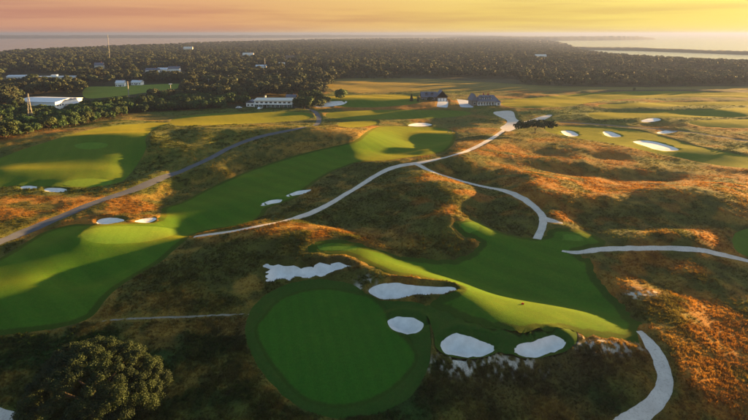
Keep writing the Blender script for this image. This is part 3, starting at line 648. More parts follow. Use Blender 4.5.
# ------------------------------------------------------------------ trees
def crown(name, rx, ry, rz, cz, nl, leaves, size, mat, seed, lobe=0.45, conifer=False):
    g = np.random.default_rng(seed)
    if conifer:
        t = g.uniform(0, 1, leaves) ** 0.8; ang = g.uniform(0, 6.283, leaves); rad = rx * (1 - t) ** 0.85 * g.uniform(0.55, 1.08, leaves) * (0.85 + 0.25 * np.sin(t * 40))
        C = np.stack([rad * np.cos(ang), rad * np.sin(ang), cz - rz + 2 * rz * t], 1)
        N = np.stack([np.cos(ang), np.sin(ang), np.full(leaves, 0.5)], 1)
        tone = g.uniform(0, 1, leaves)
    else:
        d = g.normal(size=(nl, 3)); d /= np.linalg.norm(d, axis=1)[:, None]; d[:, 2] = np.where(d[:, 2] < -0.35, -d[:, 2], d[:, 2])
        rr = g.uniform(0.35, 0.80, nl) ** 0.8
        LC = d * rr[:, None] * np.array((rx, ry, rz)) + np.array((0, 0, cz))
        LR = g.uniform(0.7, 1.25, nl) * lobe * min(rx, rz)
        ltone = g.uniform(0, 0.6, nl)
        k = g.choice(nl, leaves, p=LR ** 2 / (LR ** 2).sum())
        N = g.normal(size=(leaves, 3)); N /= np.linalg.norm(N, axis=1)[:, None]
        N[:, 2] = np.where(N[:, 2] < -0.5, -N[:, 2], N[:, 2])
        C = LC[k] + N * (LR[k] * g.uniform(0.72, 1.08, leaves))[:, None]
        # drop leaves buried in other lobes
        keep = np.ones(leaves, bool)
        for j in range(nl):
            keep &= ~((np.linalg.norm(C - LC[j], axis=1) < LR[j] * 0.66) & (k != j))
        C, N, k = C[keep], N[keep], k[keep]; tone = np.clip(ltone[k] + g.uniform(0, 0.45, len(k)), 0, 1)
    n = len(C); N = N + g.normal(size=(n, 3)) * 0.55; N /= np.linalg.norm(N, axis=1)[:, None]
    T = np.cross(N, g.normal(size=(n, 3))); T /= np.linalg.norm(T, axis=1)[:, None]; Bv = np.cross(N, T)
    s = size * g.uniform(0.6, 1.35, n)[:, None]
    V = np.stack([C - T * s, C - Bv * s * 0.62 + N * s * 0.15, C + T * s, C + Bv * s * 0.62 + N * s * 0.15], 1).reshape(-1, 3)
    return mesh_np(name, V, np.arange(4 * n).reshape(-1, 4), mat, tone=tone)
def trunk_mesh(name, h, r, limbs, reach, seed):
    g = random.Random(seed); V = []; Fc = []
    def tube(p, q, ra, rb, n=7, segs=3, bend=0.0):
        p, q = Vector(p), Vector(q); d = (q - p); side = d.orthogonal().normalized(); up = d.normalized().cross(side)
        off = Vector((g.uniform(-1, 1), g.uniform(-1, 1), 0)) * bend; base = len(V)
        for s in range(segs + 1):
            t = s / segs; c = p + d * t + off * math.sin(t * math.pi); rad = ra + (rb - ra) * t
            for k in range(n):
                a = 6.2832 * k / n; V.append(tuple(c + side * math.cos(a) * rad + up * math.sin(a) * rad))
        for s in range(segs):
            for k in range(n):
                a = base + s * n + k; b_ = base + s * n + (k + 1) % n; Fc.append((a, b_, b_ + n, a + n))
    tube((0, 0, -0.6), (0, 0, h), r, r * 0.55, 8, 4, r * 0.5)
    for k in range(limbs):
        a = 6.283 * (k + g.random() * 0.5) / limbs; z0 = h * g.uniform(0.55, 0.95)
        tube((0, 0, z0), (math.cos(a) * reach * g.uniform(.6, 1), math.sin(a) * reach * g.uniform(.6, 1), h + reach * g.uniform(.2, .9)), r * 0.45, r * 0.12, 6, 3, reach * 0.12)
    return mesh_np(name, np.array(V), np.array(Fc), 'bark', True)

# the big oak in the foreground
ox, oy = at(95, 419); oz = gz(ox, oy)
oak = link('oak_tree', None, loc=(ox, oy, oz))
finish(oak, 'huge dense rounded tree in the bottom left corner, rim lit on its right', 'tree')
g = np.random.default_rng(21); cl_c = []; cl_r = []
while len(cl_c) < 430:
    d = g.normal(size=3); d /= np.linalg.norm(d)
    if d[2] < -0.25: continue
    rr = g.uniform(0.84, 1.0)
    q = d * rr * np.array((12.4, 11.4, 9.0)) * (1 + 0.13 * math.sin(3 * math.atan2(d[1], d[0]) + 1) * (1 - d[2])) + np.array((0, 0, 5.6))
    cl_c.append(q); cl_r.append(g.uniform(0.7, 1.55))
cl_c = np.array(cl_c); cl_r = np.array(cl_r); Vs = []; tones = []
for c, r_ in zip(cl_c, cl_r):
    n = int(420 * r_ ** 1.6); N = g.normal(size=(n, 3)); N /= np.linalg.norm(N, axis=1)[:, None]; N[:, 2] = np.where(N[:, 2] < -0.4, -N[:, 2], N[:, 2])
    C = c + N * (r_ * g.uniform(0.55, 1.08, n))[:, None] * np.array((1, 1, 0.8))
    N = N + g.normal(size=(n, 3)) * 0.6; N /= np.linalg.norm(N, axis=1)[:, None]
    T = np.cross(N, g.normal(size=(n, 3))); T /= np.linalg.norm(T, axis=1)[:, None]; Bv = np.cross(N, T); s = 0.125 * g.uniform(0.6, 1.4, n)[:, None]
    Vs.append(np.stack([C - T * s, C - Bv * s * .6 + N * s * .2, C + T * s, C + Bv * s * .6 + N * s * .2], 1).reshape(-1, 3))
    tones.append(np.clip(g.uniform(0, .6) + g.uniform(0, .4, n), 0, 1))
V = np.concatenate(Vs)
link('crown', mesh_np('crown', V, np.arange(len(V)).reshape(-1, 4), 'leaf_oak', tone=np.concatenate(tones)), oak)
link('trunk', trunk_mesh('trunk', 5.0, 0.75, 9, 8.0, 3), oak)

CR = [crown('crown', 4.6, 4.6, 4.4, 4.6, 16, 2300, 0.55, 'leaf', 31), crown('crown', 3.8, 4.0, 5.0, 5.2, 15, 2300, 0.52, 'leaf', 32),
      crown('crown', 5.4, 5.0, 3.9, 4.2, 18, 2500, 0.58, 'leaf', 33), crown('crown', 4.2, 4.8, 3.6, 3.9, 14, 2100, 0.52, 'leaf', 34)]
TR = [trunk_mesh('trunk', 3.4, 0.30, 5, 2.6, k) for k in range(4)]
PINE = crown('crown', 2.3, 2.3, 4.2, 4.6, 1, 1500, 0.42, 'leaf_conifer', 41, conifer=True)
def tree(name, label, x, y, k, s, rz, group=None, me=None, sz=None):
    z = gz(x, y); root = link(name, None, loc=(x, y, z - (1.1 * s if name != 'spreading_tree' else 0.1)), rotz=rz); root.scale = (s, s, sz or s)
    finish(root, label, 'tree', group)
    link('trunk', TR[k], root); link('crown', me or CR[k], root); return root

# tree belt: nearest trees as individuals, the rest as wood
WOODS = np.array([(332,81),(345,79.5),(400,79.5),(450,80.5),(500,84),(560,86.2),(640,87),(700,86),(800,84.5),(1050,92),(1050,58),(760,66.5),(700,63.2),(640,59.8),(600,55.3),(580,51),(566,45),(548,40.5),(500,39.5),(420,39.5),(330,40.6),(270,42.6),(200,46),(110,50),(60,53),(0,57),(-150,61),(-330,70),(-330,120),(-150,100),(0,79),(120,75),(250,75)], float)
wx_, wy_ = at_z(WOODS[:, 0], WOODS[:, 1], np.where(WOODS[:, 1] < 72, SEA + 2, 0)); woods = np.stack([wx_, wy_], 1)
CLEAR = []   # places kept free of trees
def clear_px(pts, z=0.5): q = np.array(pts, float); x, y = at(q[:, 0], q[:, 1]); CLEAR.append(np.stack([x, y], 1))
clear_px([(82,86),(182,82.5),(188,88),(172,98),(125,105),(86,106)])
clear_px([(17,110),(56,116.5),(92,106),(86,95),(36,95),(15,101)])
clear_px([(80,109),(82,97),(150,90),(170,90),(150,98),(110,107)])
clear_px([(246,112),(300,111),(300,96.5),(246,98)])
clear_px([(300,109),(350,108),(352,100),(312,101)])
clear_px([(225,112),(250,111),(250,104.5),(226,105)])
clear_px([(0,86),(24,85),(80,87),(80,76.5),(24,72.5),(0,74)])
for hx, hy, hw, hd in [(120,86.4,10,3),(136,85,11,3),(99,68.8,10,4),(152,73.4,14,4.5),(162,72.8,12,4.5),(174,72.6,13,4.5),(188,51.5,9,2.2),(248,58.4,9,2.6),(261,70,11,4.5),(282,68,8,4),(290,61,8,3),(541,60.5,10,2.6)]:
    clear_px([(hx - hw, hy + hd), (hx - hw, hy - 1.2), (hx + hw, hy - 1.2), (hx + hw, hy + hd)])
clear_px([(112,88),(144,86),(144,81.5),(112,82)])
clear_px([(400,92),(430,92),(520,92),(520,79),(400,77)])
# the suburb's lawns and lots, pale open patches in the wood
for c in [(172,72,16,1.6),(225,62,16,1.4),(100,68,10,1.2),(262,70.5,9,1.2),(150,80,10,.8),(205,76,8,1.0),(533,62.2,14,.5)]:
    clear_px([(c[0] - c[2], c[1]), (c[0], c[1] - c[3]), (c[0] + c[2], c[1]), (c[0], c[1] + c[3])])
def free(P):
    ok = np.ones(len(P), bool)
    for c in CLEAR: ok &= ~inside(P, c)
    return ok
def scatter(poly, spacing_fn, n_try, seed):
    """poisson-like scatter with spacing that grows with distance"""
    g = np.random.default_rng(seed); x0, y0 = poly.min(0); x1, y1 = poly.max(0)
    a0, a1 = np.arctan2(poly[:, 0], poly[:, 1]).min(), np.arctan2(poly[:, 0], poly[:, 1]).max(); rr = np.hypot(*poly.T)
    a = g.uniform(max(a0, -0.86), min(a1, 0.86), n_try); r = np.exp(g.uniform(math.log(rr.min()), math.log(rr.max()), n_try))
    P = np.stack([r * np.sin(a), r * np.cos(a)], 1); P = P[inside(P, poly)]; P = P[free(P)]
    grid = {}; keep = []
    for k, (x, y) in enumerate(P):
        s = spacing_fn(math.hypot(x, y)); lv = int(math.log2(s) * 2); cs = 2 ** (lv / 2)
        i0, j0 = int(x // cs), int(y // cs); ok = True
        for di in (-1, 0, 1):
            for dj in (-1, 0, 1):
                for (u, v) in grid.get((lv, i0 + di, j0 + dj), ()):
                    if (u - x) ** 2 + (v - y) ** 2 < s * s * 0.8: ok = False; break
        if ok: grid.setdefault((lv, i0, j0), []).append((x, y)); keep.append(k)
    return P[keep]
bp = scatter(belt, lambda r: 6.6, 16000, 5)
rb = np.hypot(bp[:, 0], bp[:, 1]); ang = np.degrees(np.arctan2(bp[:, 0], bp[:, 1])); vis = (np.abs(ang) < 37.5)
order = np.argsort(rb + np.where(vis, 0, 5000)); first = order[:285]
def belt_label(x, y):
    px = CX + F * x / (y * CP + (H - 2) * SP)
    if px < 90: return 'dark leafy tree in the dense belt in front of the white warehouse', 'trees before the warehouse'
    if px < 185: return 'dark leafy tree in the belt between the bright field and the upper left fairway', 'trees before the bright field'
    if px < 248: return 'dark leafy tree in the belt just left of the long pale lodge', 'trees left of the lodge'
    return 'dark leafy tree close around the long pale lodge', 'trees around the lodge'
bpx = CX + F * bp[:, 0] / (bp[:, 1] * CP + (H - 2) * SP); front = []
for i in first:
    if vis[i] and 0 <= bpx[i] <= 320 and not any(abs(bpx[j] - bpx[i]) < 5.5 and rb[j] < rb[i] for j in front): front.append(i)
front.sort(key=lambda i: bpx[i]); frank = {i: k + 1 for k, i in enumerate(front)}
def nth(k): return '%d%s' % (k, 'th' if 10 <= k % 100 <= 20 else {1: 'st', 2: 'nd', 3: 'rd'}.get(k % 10, 'th'))
for n, i in enumerate(first):
    x, y = bp[i]; lab, grp = belt_label(x, y)
    if i in frank: lab, grp = 'dark leafy tree in the front row of the belt, %s from the left edge' % nth(frank[i]), 'front row of the tree belt'
    tree('leafy_tree', lab, x, y, int(rng.integers(4)), rng.uniform(0.85, 1.40) * (0.8 if grp == 'trees around the lodge' else 1.0), rng.uniform(0, 6.28), grp, sz=rng.uniform(0.8, 1.25))
rest = bp[order[285:]]

# trees that stand alone
for (px, py, s, k, lab) in [(299,108.5,1.35,0,'leftmost dark tree of the clump touching the right end of the lodge'),(304.5,109.2,1.2,2,'second dark tree of the clump right of the lodge'),(310,108.6,1.3,1,'third dark tree of the clump right of the lodge, tallest'),(315.5,107.6,1.15,3,'fourth dark tree of the clump right of the lodge'),(321,105,1.15,0,'fifth dark tree of the clump right of the lodge'),(326.5,102.2,.95,2,'rightmost low tree of the clump right of the lodge'),
                            (341,99.4,1.4,0,'round dark tree standing alone right of the lodge trees'), (634,91.5,0.55,1,'lone small tree on the far right meadow edge'),
                            (266,107.6,0.5,3,'low round tree at the left corner of the lodge')]:
    x, y = at(px, py); tree('round_tree', lab, float(x), float(y), k, s * 1.0, 1.0)
for (px, py, s, lab) in [(411.5,101,1.0,'taller left conifer beside the grey cottage'), (418,101.4,0.72,'shorter right conifer beside the grey cottage')]:
    x, y = at(px, py); tree('conifer', lab, float(x), float(y), 0, s, 0.5, me=PINE)
x, y = at(430.5, 101.4); tree('round_shrub', 'dark rounded shrub hiding the middle of the grey cottage', float(x), float(y), 2, 0.62, 2.0)
WIDE = crown('crown', 19.0, 6.0, 2.8, 5.2, 80, 7000, 0.50, 'leaf', 51, lobe=0.55)
x, y = at(535, 134); t = tree('spreading_tree', 'wide flat topped dark tree beside the pale sandy clearing', float(x), float(y), 1, 1.05, 0.10, me=WIDE, sz=1.15)

# woods as one mass of trees: points with random scale and turn, one tree of a few kinds each
def gn_scatter(name, P, scale, rot, kinds, label, cat, tint=None, kindidx=None):
    me = bpy.data.meshes.new(name); me.vertices.add(len(P)); me.vertices.foreach_set('co', np.ascontiguousarray(P, np.float32).ravel())
    me.attributes.new('scl', 'FLOAT_VECTOR', 'POINT').data.foreach_set('vector', np.ascontiguousarray(scale, np.float32).ravel())
    me.attributes.new('rot', 'FLOAT_VECTOR', 'POINT').data.foreach_set('vector', np.ascontiguousarray(rot, np.float32).ravel())
    me.attributes.new('kindidx', 'INT', 'POINT').data.foreach_set('value', np.ascontiguousarray(kindidx, np.int32))
    if tint is not None:
        c = np.ones((len(P), 4), np.float32); c[:, :3] = tint; me.attributes.new('tint', 'FLOAT_COLOR', 'POINT').data.foreach_set('color', c.ravel())
    o = link(name, me); finish(o, label, cat, kind='stuff')
    ng = bpy.data.node_groups.new(name, 'GeometryNodeTree')
    ng.interface.new_socket('Geometry', in_out='INPUT', socket_type='NodeSocketGeometry'); ng.interface.new_socket('Geometry', in_out='OUTPUT', socket_type='NodeSocketGeometry')
    gi = ng.nodes.new('NodeGroupInput'); go = ng.nodes.new('NodeGroupOutput'); mp_ = ng.nodes.new('GeometryNodeMeshToPoints'); ng.links.new(gi.outputs[0], mp_.inputs[0])
    def na(n, t):
        a = ng.nodes.new('GeometryNodeInputNamedAttribute'); a.data_type = t; a.inputs[0].default_value = n; return a.outputs[0]
    g2i = ng.nodes.new('GeometryNodeGeometryToInstance')
    for k in reversed(kinds):
        oi = ng.nodes.new('GeometryNodeObjectInfo'); oi.inputs['Object'].default_value = k; ng.links.new(oi.outputs['Geometry'], g2i.inputs[0])
    iop = ng.nodes.new('GeometryNodeInstanceOnPoints'); ng.links.new(mp_.outputs[0], iop.inputs['Points']); ng.links.new(g2i.outputs[0], iop.inputs['Instance'])
    iop.inputs['Pick Instance'].default_value = True
    ng.links.new(na('kindidx', 'INT'), iop.inputs['Instance Index'])
    e2r = ng.nodes.new('FunctionNodeEulerToRotation'); ng.links.new(na('rot', 'FLOAT_VECTOR'), e2r.inputs[0]); ng.links.new(e2r.outputs[0], iop.inputs['Rotation'])
    ng.links.new(na('scl', 'FLOAT_VECTOR'), iop.inputs['Scale']); ng.links.new(iop.outputs[0], go.inputs[0])
    md = o.modifiers.new('scatter', 'NODES'); md.node_group = ng; return o
FK = [bpy.data.objects.new('wood_tree', crown('wood_tree', 4.8, 4.8, 4.3, 5.6, 14, 900, 0.75, 'leaf_forest', 60 + k)) for k in range(3)]
wp = scatter(woods, lambda r: 8.0 if r < 1000 else 8.0 * r / 1000, 90000, 8)
wp = np.vstack([wp, rest]); r_ = np.hypot(*wp.T); z = fan_z(wp[:, 0], wp[:, 1])
ok = z > SEA + 0.5; wp, r_, z = wp[ok], r_[ok], z[ok]; n = len(wp)
s = (0.55 + 0.95 * rng.uniform(0, 1, n) ** 1.8) * (0.7 + 0.6 * fbm(wp[:, 0], wp[:, 1], 90, 111, 2)) * np.clip(r_ / 1000, 1.0, 2.2) ** 0.75
scl = np.stack([s, s, np.clip(s, 0, 1.35) * rng.uniform(0.8, 1.2, n)], 1)
gn_scatter('woodland', np.column_stack([wp, z - 0.2]), scl, np.column_stack([np.zeros((n, 2)), rng.uniform(0, 6.28, n)]), FK, 'brown green hazy woods reaching from the meadow to the coast', 'woods', kindidx=rng.integers(0, 3, n))
# spit trees
print('WOOD', n, 'BELT', len(bp))

# ------------------------------------------------------------------ tall grass tufts and scrub on the near rough
def tuft_obj(name, blades, h, spread, w, seed, mat='tuft'):
    g = np.random.default_rng(seed); V = []; Fc = []
    for k in range(blades):
        a = g.uniform(0, 6.283); r0 = spread * math.sqrt(g.uniform(0, 1)); c = np.array((math.cos(a) * r0, math.sin(a) * r0, -0.05))
        lean = np.array((math.cos(a + g.normal() * .6), math.sin(a + g.normal() * .6), 0)) * g.uniform(0.1, 0.6) * h; t = g.uniform(0, 6.283); sd_ = np.array((math.cos(t), math.sin(t), 0)) * w * g.uniform(.7, 1.3)
        hh = h * g.uniform(0.55, 1.1); b0 = len(V)
        V += [c - sd_, c + sd_, c + lean * .4 + np.array((0, 0, hh * .6)) + sd_ * .8, c + lean * .4 + np.array((0, 0, hh * .6)) - sd_ * .8, c + lean + np.array((0, 0, hh)) + sd_ * .25, c + lean + np.array((0, 0, hh)) - sd_ * .25]
        Fc += [(b0, b0 + 1, b0 + 2, b0 + 3), (b0 + 3, b0 + 2, b0 + 4, b0 + 5)]
    return bpy.data.objects.new(name, mesh_np(name, np.array(V), np.array(Fc), mat))
def shrub_obj(name, leaves, seed):
    me = crown(name, 0.55, 0.55, 0.42, 0.32, 6, leaves, 0.11, 'tuft', seed, 0.5); return bpy.data.objects.new(name, me)
TK = [tuft_obj('grass_tuft', 16, 0.62, 0.30, 0.045, 71), tuft_obj('grass_tuft', 14, 0.80, 0.26, 0.04, 72), tuft_obj('grass_tuft', 18, 0.48, 0.36, 0.05, 73), shrub_obj('scrub', 130, 74), shrub_obj('scrub', 130, 75)]
NT = 300000
a = rng.uniform(-0.80, 0.80, NT); r = np.exp(rng.uniform(math.log(58), math.log(640), NT))
tx, ty = r * np.sin(a), r * np.cos(a)
nr = fan_z(tx, ty, near); ok = (nr > 0.12); tx, ty, r, nr = tx[ok], ty[ok], r[ok], nr[ok]
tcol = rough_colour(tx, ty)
dens = fbm(tx, ty, 7, 81, 3); sandy = tcol.min(1) > 0.16
ok = (dens + rng.uniform(-.25, .25, len(tx)) > 0.36) & ~sandy; tx, ty, r, nr, tcol, dens = (q[ok] for q in (tx, ty, r, nr, tcol, dens))
n = len(tx); green = (tcol[:, 1] > tcol[:, 0] * 1.15)
ki = np.where(green & (rng.uniform(0, 1, n) < 0.75), rng.integers(3, 5, n), rng.integers(0, 3, n))
s = rng.uniform(0.45, 1.05, n) * (0.70 + 0.9 * (dens - 0.3)) * np.clip(r / 130, 0.85, 2.2) ** 0.35 * np.clip(nr / 1.5, 0.55, 1) * np.where(ki >= 3, 1.25, 1.0)
bright = rng.uniform(0.70, 1.35, n)[:, None]
gn_scatter('tall_grass', np.column_stack([tx, ty, fan_z(tx, ty)]), np.column_stack([s, s, s * rng.uniform(.7, 1.1, n) * np.clip(140 / r, 0.32, 1)]), np.column_stack([rng.normal(0, .12, (n, 2)), rng.uniform(0, 6.28, n)]), TK,
           'tall tufted fescue and low scrub covering the rough', 'grass', tint=np.clip(tcol * bright * 0.98, 0, .6), kindidx=ki)
print('TUFTS', n)

# ------------------------------------------------------------------ buildings
class MB:
    def __init__(s): s.V = []; s.F = []
    def box(s, x0, x1, y0, y1, z0, z1):
        b = len(s.V); s.V += [(x, y, z) for z in (z0, z1) for (x, y) in ((x0, y0), (x1, y0), (x1, y1), (x0, y1))]
        s.F += [(b, b + 3, b + 2, b + 1), (b + 4, b + 5, b + 6, b + 7)] + [(b + k, b + (k + 1) % 4, b + 4 + (k + 1) % 4, b + 4 + k) for k in range(4)]; return s
    def gable(s, x0, x1, y0, y1, z0, z1, axis='x', t=0.25, hip=0.0):
        """thick pitched roof, ridge along axis; hip>0 pulls the ridge ends in"""
        b = len(s.V)
        if axis == 'x': ym = (y0 + y1) / 2; lo = [(x0, y0), (x1, y0), (x1, y1), (x0, y1)]; rg = [(x0 + hip, ym), (x1 - hip, ym)]
        else: xm = (x0 + x1) / 2; lo = [(x0, y0), (x1, y0), (x1, y1), (x0, y1)]; rg = [(xm, y0 + hip), (xm, y1 - hip)]
        for dz in (0, t): s.V += [(x, y, z0 + dz) for x, y in lo] + [(x, y, z1 + dz) for x, y in rg]
        if axis == 'x': fs = [(0, 1, 5, 4), (2, 3, 4, 5), (1, 2, 5), (3, 0, 4)]
        else: fs = [(3, 0, 4, 5), (1, 2, 5, 4), (0, 1, 4), (2, 3, 5)]
        for f in fs: s.F.append(tuple(b + 6 + k for k in f)); s.F.append(tuple(b + k for k in reversed(f)))
        for k in range(4): s.F.append((b + k, b + (k + 1) % 4, b + 6 + (k + 1) % 4, b + 6 + k))
        return s
    def bar(s, p, q, r):
        p, q = Vector(p), Vector(q); d = (q - p).normalized(); u = d.orthogonal().normalized() * r; v = d.cross(u); b = len(s.V)
        for c in (p, q): s.V += [tuple(c + u + v), tuple(c - u + v), tuple(c - u - v), tuple(c + u - v)]
        s.F += [(b + k, b + (k + 1) % 4, b + 4 + (k + 1) % 4, b + 4 + k) for k in range(4)] + [(b + 3, b + 2, b + 1, b), (b + 4, b + 5, b + 6, b + 7)]; return s
    def build(s, name, mat, parent=None):
        me = bpy.data.meshes.new(name); me.from_pydata(s.V, [], s.F); me.materials.append(MATS[mat]); me.update(); return link(name, me, parent)
def win(parent, x, y, z, w, h, face='f', mat='glass', frame='white_trim'):
    """window: thin frame with a pane set in it, proud of the wall; face f (towards -y), r (+x), l (-x)"""
    e = 0.06
    if face == 'f': f = MB().box(x - w / 2 - .12, x + w / 2 + .12, y - e, y + .05, z - .12, z + h + .12).build('window', frame, parent); MB().box(x - w / 2, x + w / 2, y - e - .03, y - e + .01, z, z + h).build('pane', mat, f)
    else:
        sgn = 1 if face == 'r' else -1
        f = MB().box(min(x - .05 * sgn, x + e * sgn), max(x - .05 * sgn, x + e * sgn), y - w / 2 - .12, y + w / 2 + .12, z - .12, z + h + .12).build('window', frame, parent)
        MB().box(min(x + (e - .01) * sgn, x + (e + .03) * sgn), max(x + (e - .01) * sgn, x + (e + .03) * sgn), y - w / 2, y + w / 2, z, z + h).build('pane', mat, f)
def root(name, label, cat, px, py, rz=0.0, group=None):
    x, y = at(px, py); x, y = float(x), float(y); z = gz(x, y)
    o = link(name, None, loc=(x, y, z), rotz=rz); finish(o, label, cat, group); return o

# warehouse: near corner at picture (56,111)
w = root('warehouse', 'large white metal warehouse with its right end wall lit orange', 'warehouse', 56, 111.5, math.radians(-10))
MB().box(-44, 0, 0, 34, -2, 8).build('wall', 'white_wall', w)
MB().gable(-44.6, 0.6, -0.6, 34.6, 8.0, 9.8, 'x', 0.35).build('roof', 'metal_roof', w)
MB().box(0.02, 9, 12, 30, -2, 5).build('annex', 'cream_wall', w)
MB().gable(0.35, 9.5, 11.6, 30.4, 5.0, 6.0, 'x', 0.25).build('annex_roof', 'metal_roof', w)
for k in range(4): MB().box(-40 + k * 10.5, -34 + k * 10.5, -0.08, 0.05, 0.0, 4.6).build('dock_door', 'metal_roof', w)
for k in range(3): win(w, 0.0, 3.0 + k * 3, 4.2, 1.8, 1.4, 'r')
# long low school-like building and its neighbour
w = root('long_building', 'long low flat roofed pale building among the left trees', 'building', 75, 80.5, math.radians(6))
MB().box(-62, 0, 0, 14, -4, 5).build('wall', 'white_wall', w); MB().box(-62.5, .5, -.5, 14.5, 5.0, 5.7).build('roof', 'metal_roof', w)
MB().box(-36, -28, 4, 10, 5.72, 8).build('roof_unit', 'white_trim', w)
for k in range(12): win(w, -59 + k * 5.1, 0, 1.6, 2.6, 1.8)
w = root('low_building', 'grey low building at the left edge above the warehouse', 'building', 25, 78.5, math.radians(8))
MB().box(-26, 0, 0, 14, -4, 4.6).build('wall', 'white_wall', w); MB().gable(-26.6, .6, -.6, 14.6, 4.6, 6.6, 'x').build('roof', 'metal_roof', w)
for k in range(5): win(w, -23.5 + k * 5, 0, 1.4, 2.2, 1.6)
# small houses of the suburb
def house(label, px, py, wd, dp, h, rh, rz, wall, roof, nw, chim=True):
    w = root('house', label, 'house', px, py, rz)
    MB().box(-wd / 2, wd / 2, 0, dp, -3, h).build('wall', wall, w)
    r_ = MB().gable(-wd / 2 - .5, wd / 2 + .5, -.5, dp + .5, h, h + rh, 'x').build('roof', roof, w)
    if chim: MB().box(wd * .2, wd * .2 + 1, dp * .45, dp * .45 + 1, h + rh * .3, h + rh + 1.2).build('chimney', 'brick', r_)
    for k in range(nw): win(w, -wd / 2 + (k + .5) * wd / nw, 0, 1.2, min(2.0, wd / nw * .5), 1.5)
    d = MB().box(-.6, .6, -.07, .05, -.2, 2.1).build('door', 'dark_trim', w); return w
house('pale blue white house at the far side of the bright field, left one', 120, 86.4, 11, 9, 5, 3.2, 0.15, 'white_wall', 'metal_roof', 4)
house('low white house at the far side of the bright field, right one', 136, 85, 14, 8, 4, 2.2, -0.1, 'white_wall', 'metal_roof', 4)
house('grey gabled house left of the tall mast', 99, 68.8, 16, 12, 7, 5, 0.3, 'cream_wall', 'shingle', 4)
house('white house deep in the suburb, left of a row of roofs', 152, 73.4, 22, 10, 5, 3, 0.1, 'white_wall', 'shingle', 5)
house('white house in the middle of the suburb row of roofs', 162, 72.8, 18, 10, 5, 3, -0.05, 'white_wall', 'metal_roof', 4)
house('larger white house at the right end of the suburb row', 174, 72.6, 20, 12, 6, 4, 0.2, 'white_wall', 'shingle', 4)
house('tall cream house on the wooded ridge before the left sea', 188, 51.5, 34, 22, 12, 8, 0.2, 'cream_wall', 'pale_roof', 4)
house('cream roofed house far back among the trees above the lodge', 248, 58.4, 30, 18, 8, 6, 0.1, 'cream_wall', 'pale_roof', 4)
house('white flat looking house beside the thin radio mast', 261, 70, 20, 10, 6, 2, 0.05, 'white_wall', 'metal_roof', 4)
house('small pale house right of the thin radio mast', 282, 68, 12, 9, 6, 4, 0.2, 'cream_wall', 'pale_roof', 3)
house('brown roofed house in the dark wood above the lodge', 290, 61, 22, 14, 6, 5, 0.2, 'cedar', 'shingle_brown', 3)
house('pale house lost in the right hand woods', 541, 60.5, 30, 16, 8, 5, 0.0, 'cream_wall', 'pale_roof', 4)
# long two storey lodge
w = root('lodge', 'long two storey lodge with pale roof and green lower floor', 'building', 272, 107.6, math.radians(-2))
MB().box(-17, 20, 0, 11, -2, 3.2).build('ground_floor_wall', 'green_wall', w)
MB().box(-17.3, 20.3, -.3, 11.3, 3.2, 6.6).build('upper_wall', 'white_wall', w)
MB().gable(-18, 21, -1.6, 12.2, 6.6, 8.6, 'x', .35, 2).build('roof', 'pale_roof', w)
for k in range(8): win(w, -14.5 + k * 4.5, -.3, 4.1, 2.6, 1.5)
for k in range(7): win(w, -14 + k * 5, 0, .8, 2.2, 1.6)
MB().box(-26, -17.32, 2, 12, -2, 4.2).build('side_wing', 'white_wall', w)
MB().gable(-26.5, -18.02, 1.5, 12.5, 4.2, 6.4, 'y', .3).build('side_wing_roof', 'shingle', w)
for k in range(2): win(w, -24 + k * 4, 2, 1.2, 1.8, 1.5)
MB().box(-9, -7.4, 7, 8.6, 7.6, 10.6).build('chimney', 'cream_wall', w)
MB().box(-17, 20, -2.0, -.32, 3.0, 3.2).build('balcony', 'white_trim', w)
for k in range(10): MB().box(-17 + k * 4.1, -16.8 + k * 4.1, -2.0, -1.8, -1.5, 2.99).build('post', 'white_trim', w)
house('small house with grey roof peeking out behind the lodge', 291, 100.5, 10, 7, 3.2, 2.2, 0.0, 'cream_wall', 'shingle', 3)
# cottage
w = root('cottage', 'grey shingled cottage with a white gabled garage end', 'house', 436, 101.2, 0.0)
MB().box(-15, 0.5, 3, 14, -2, 3.6).build('wall', 'cedar', w)
MB().gable(-15.8, 1.5, 2.2, 14.8, 3.6, 8.6, 'x', .3).build('roof', 'shingle', w)
MB().box(1, 12, 0, 16, -2, 4.0).build('garage_wall', 'cedar', w)
MB().gable(.3, 12.7, -.6, 16.6, 4.0, 10.4, 'y', .3).build('garage_roof', 'shingle', w)
g_ = MB(); g_.V = [(1.2, -.05, 4.0), (11.8, -.05, 4.0), (6.5, -.05, 9.6), (1.2, .3, 4.0), (11.8, .3, 4.0), (6.5, .3, 9.6)]; g_.F = [(0, 1, 2), (5, 4, 3), (0, 3, 4, 1), (1, 4, 5, 2), (2, 5, 3, 0)]; g_.build('gable_wall', 'shingle', w)
for k in range(3): MB().box(2.0 + k * 3.2, 4.6 + k * 3.2, -.1, .05, -.3, 2.7).build('garage_door', 'white_trim', w)
win(w, 6.5, -.06, 5.2, 1.6, 1.5)
for k in range(4): win(w, -13 + k * 3.6, 3, 1.0, 1.4, 1.6)
for k in range(2): MB().box(-11 + k * 6, -8.6 + k * 6, 3.6, 6.6, 5.0, 7.4).gable(-11.3 + k * 6, -8.3 + k * 6, 3.3, 6.9, 7.4, 8.6, 'y', .2).build('dormer', 'shingle', w)
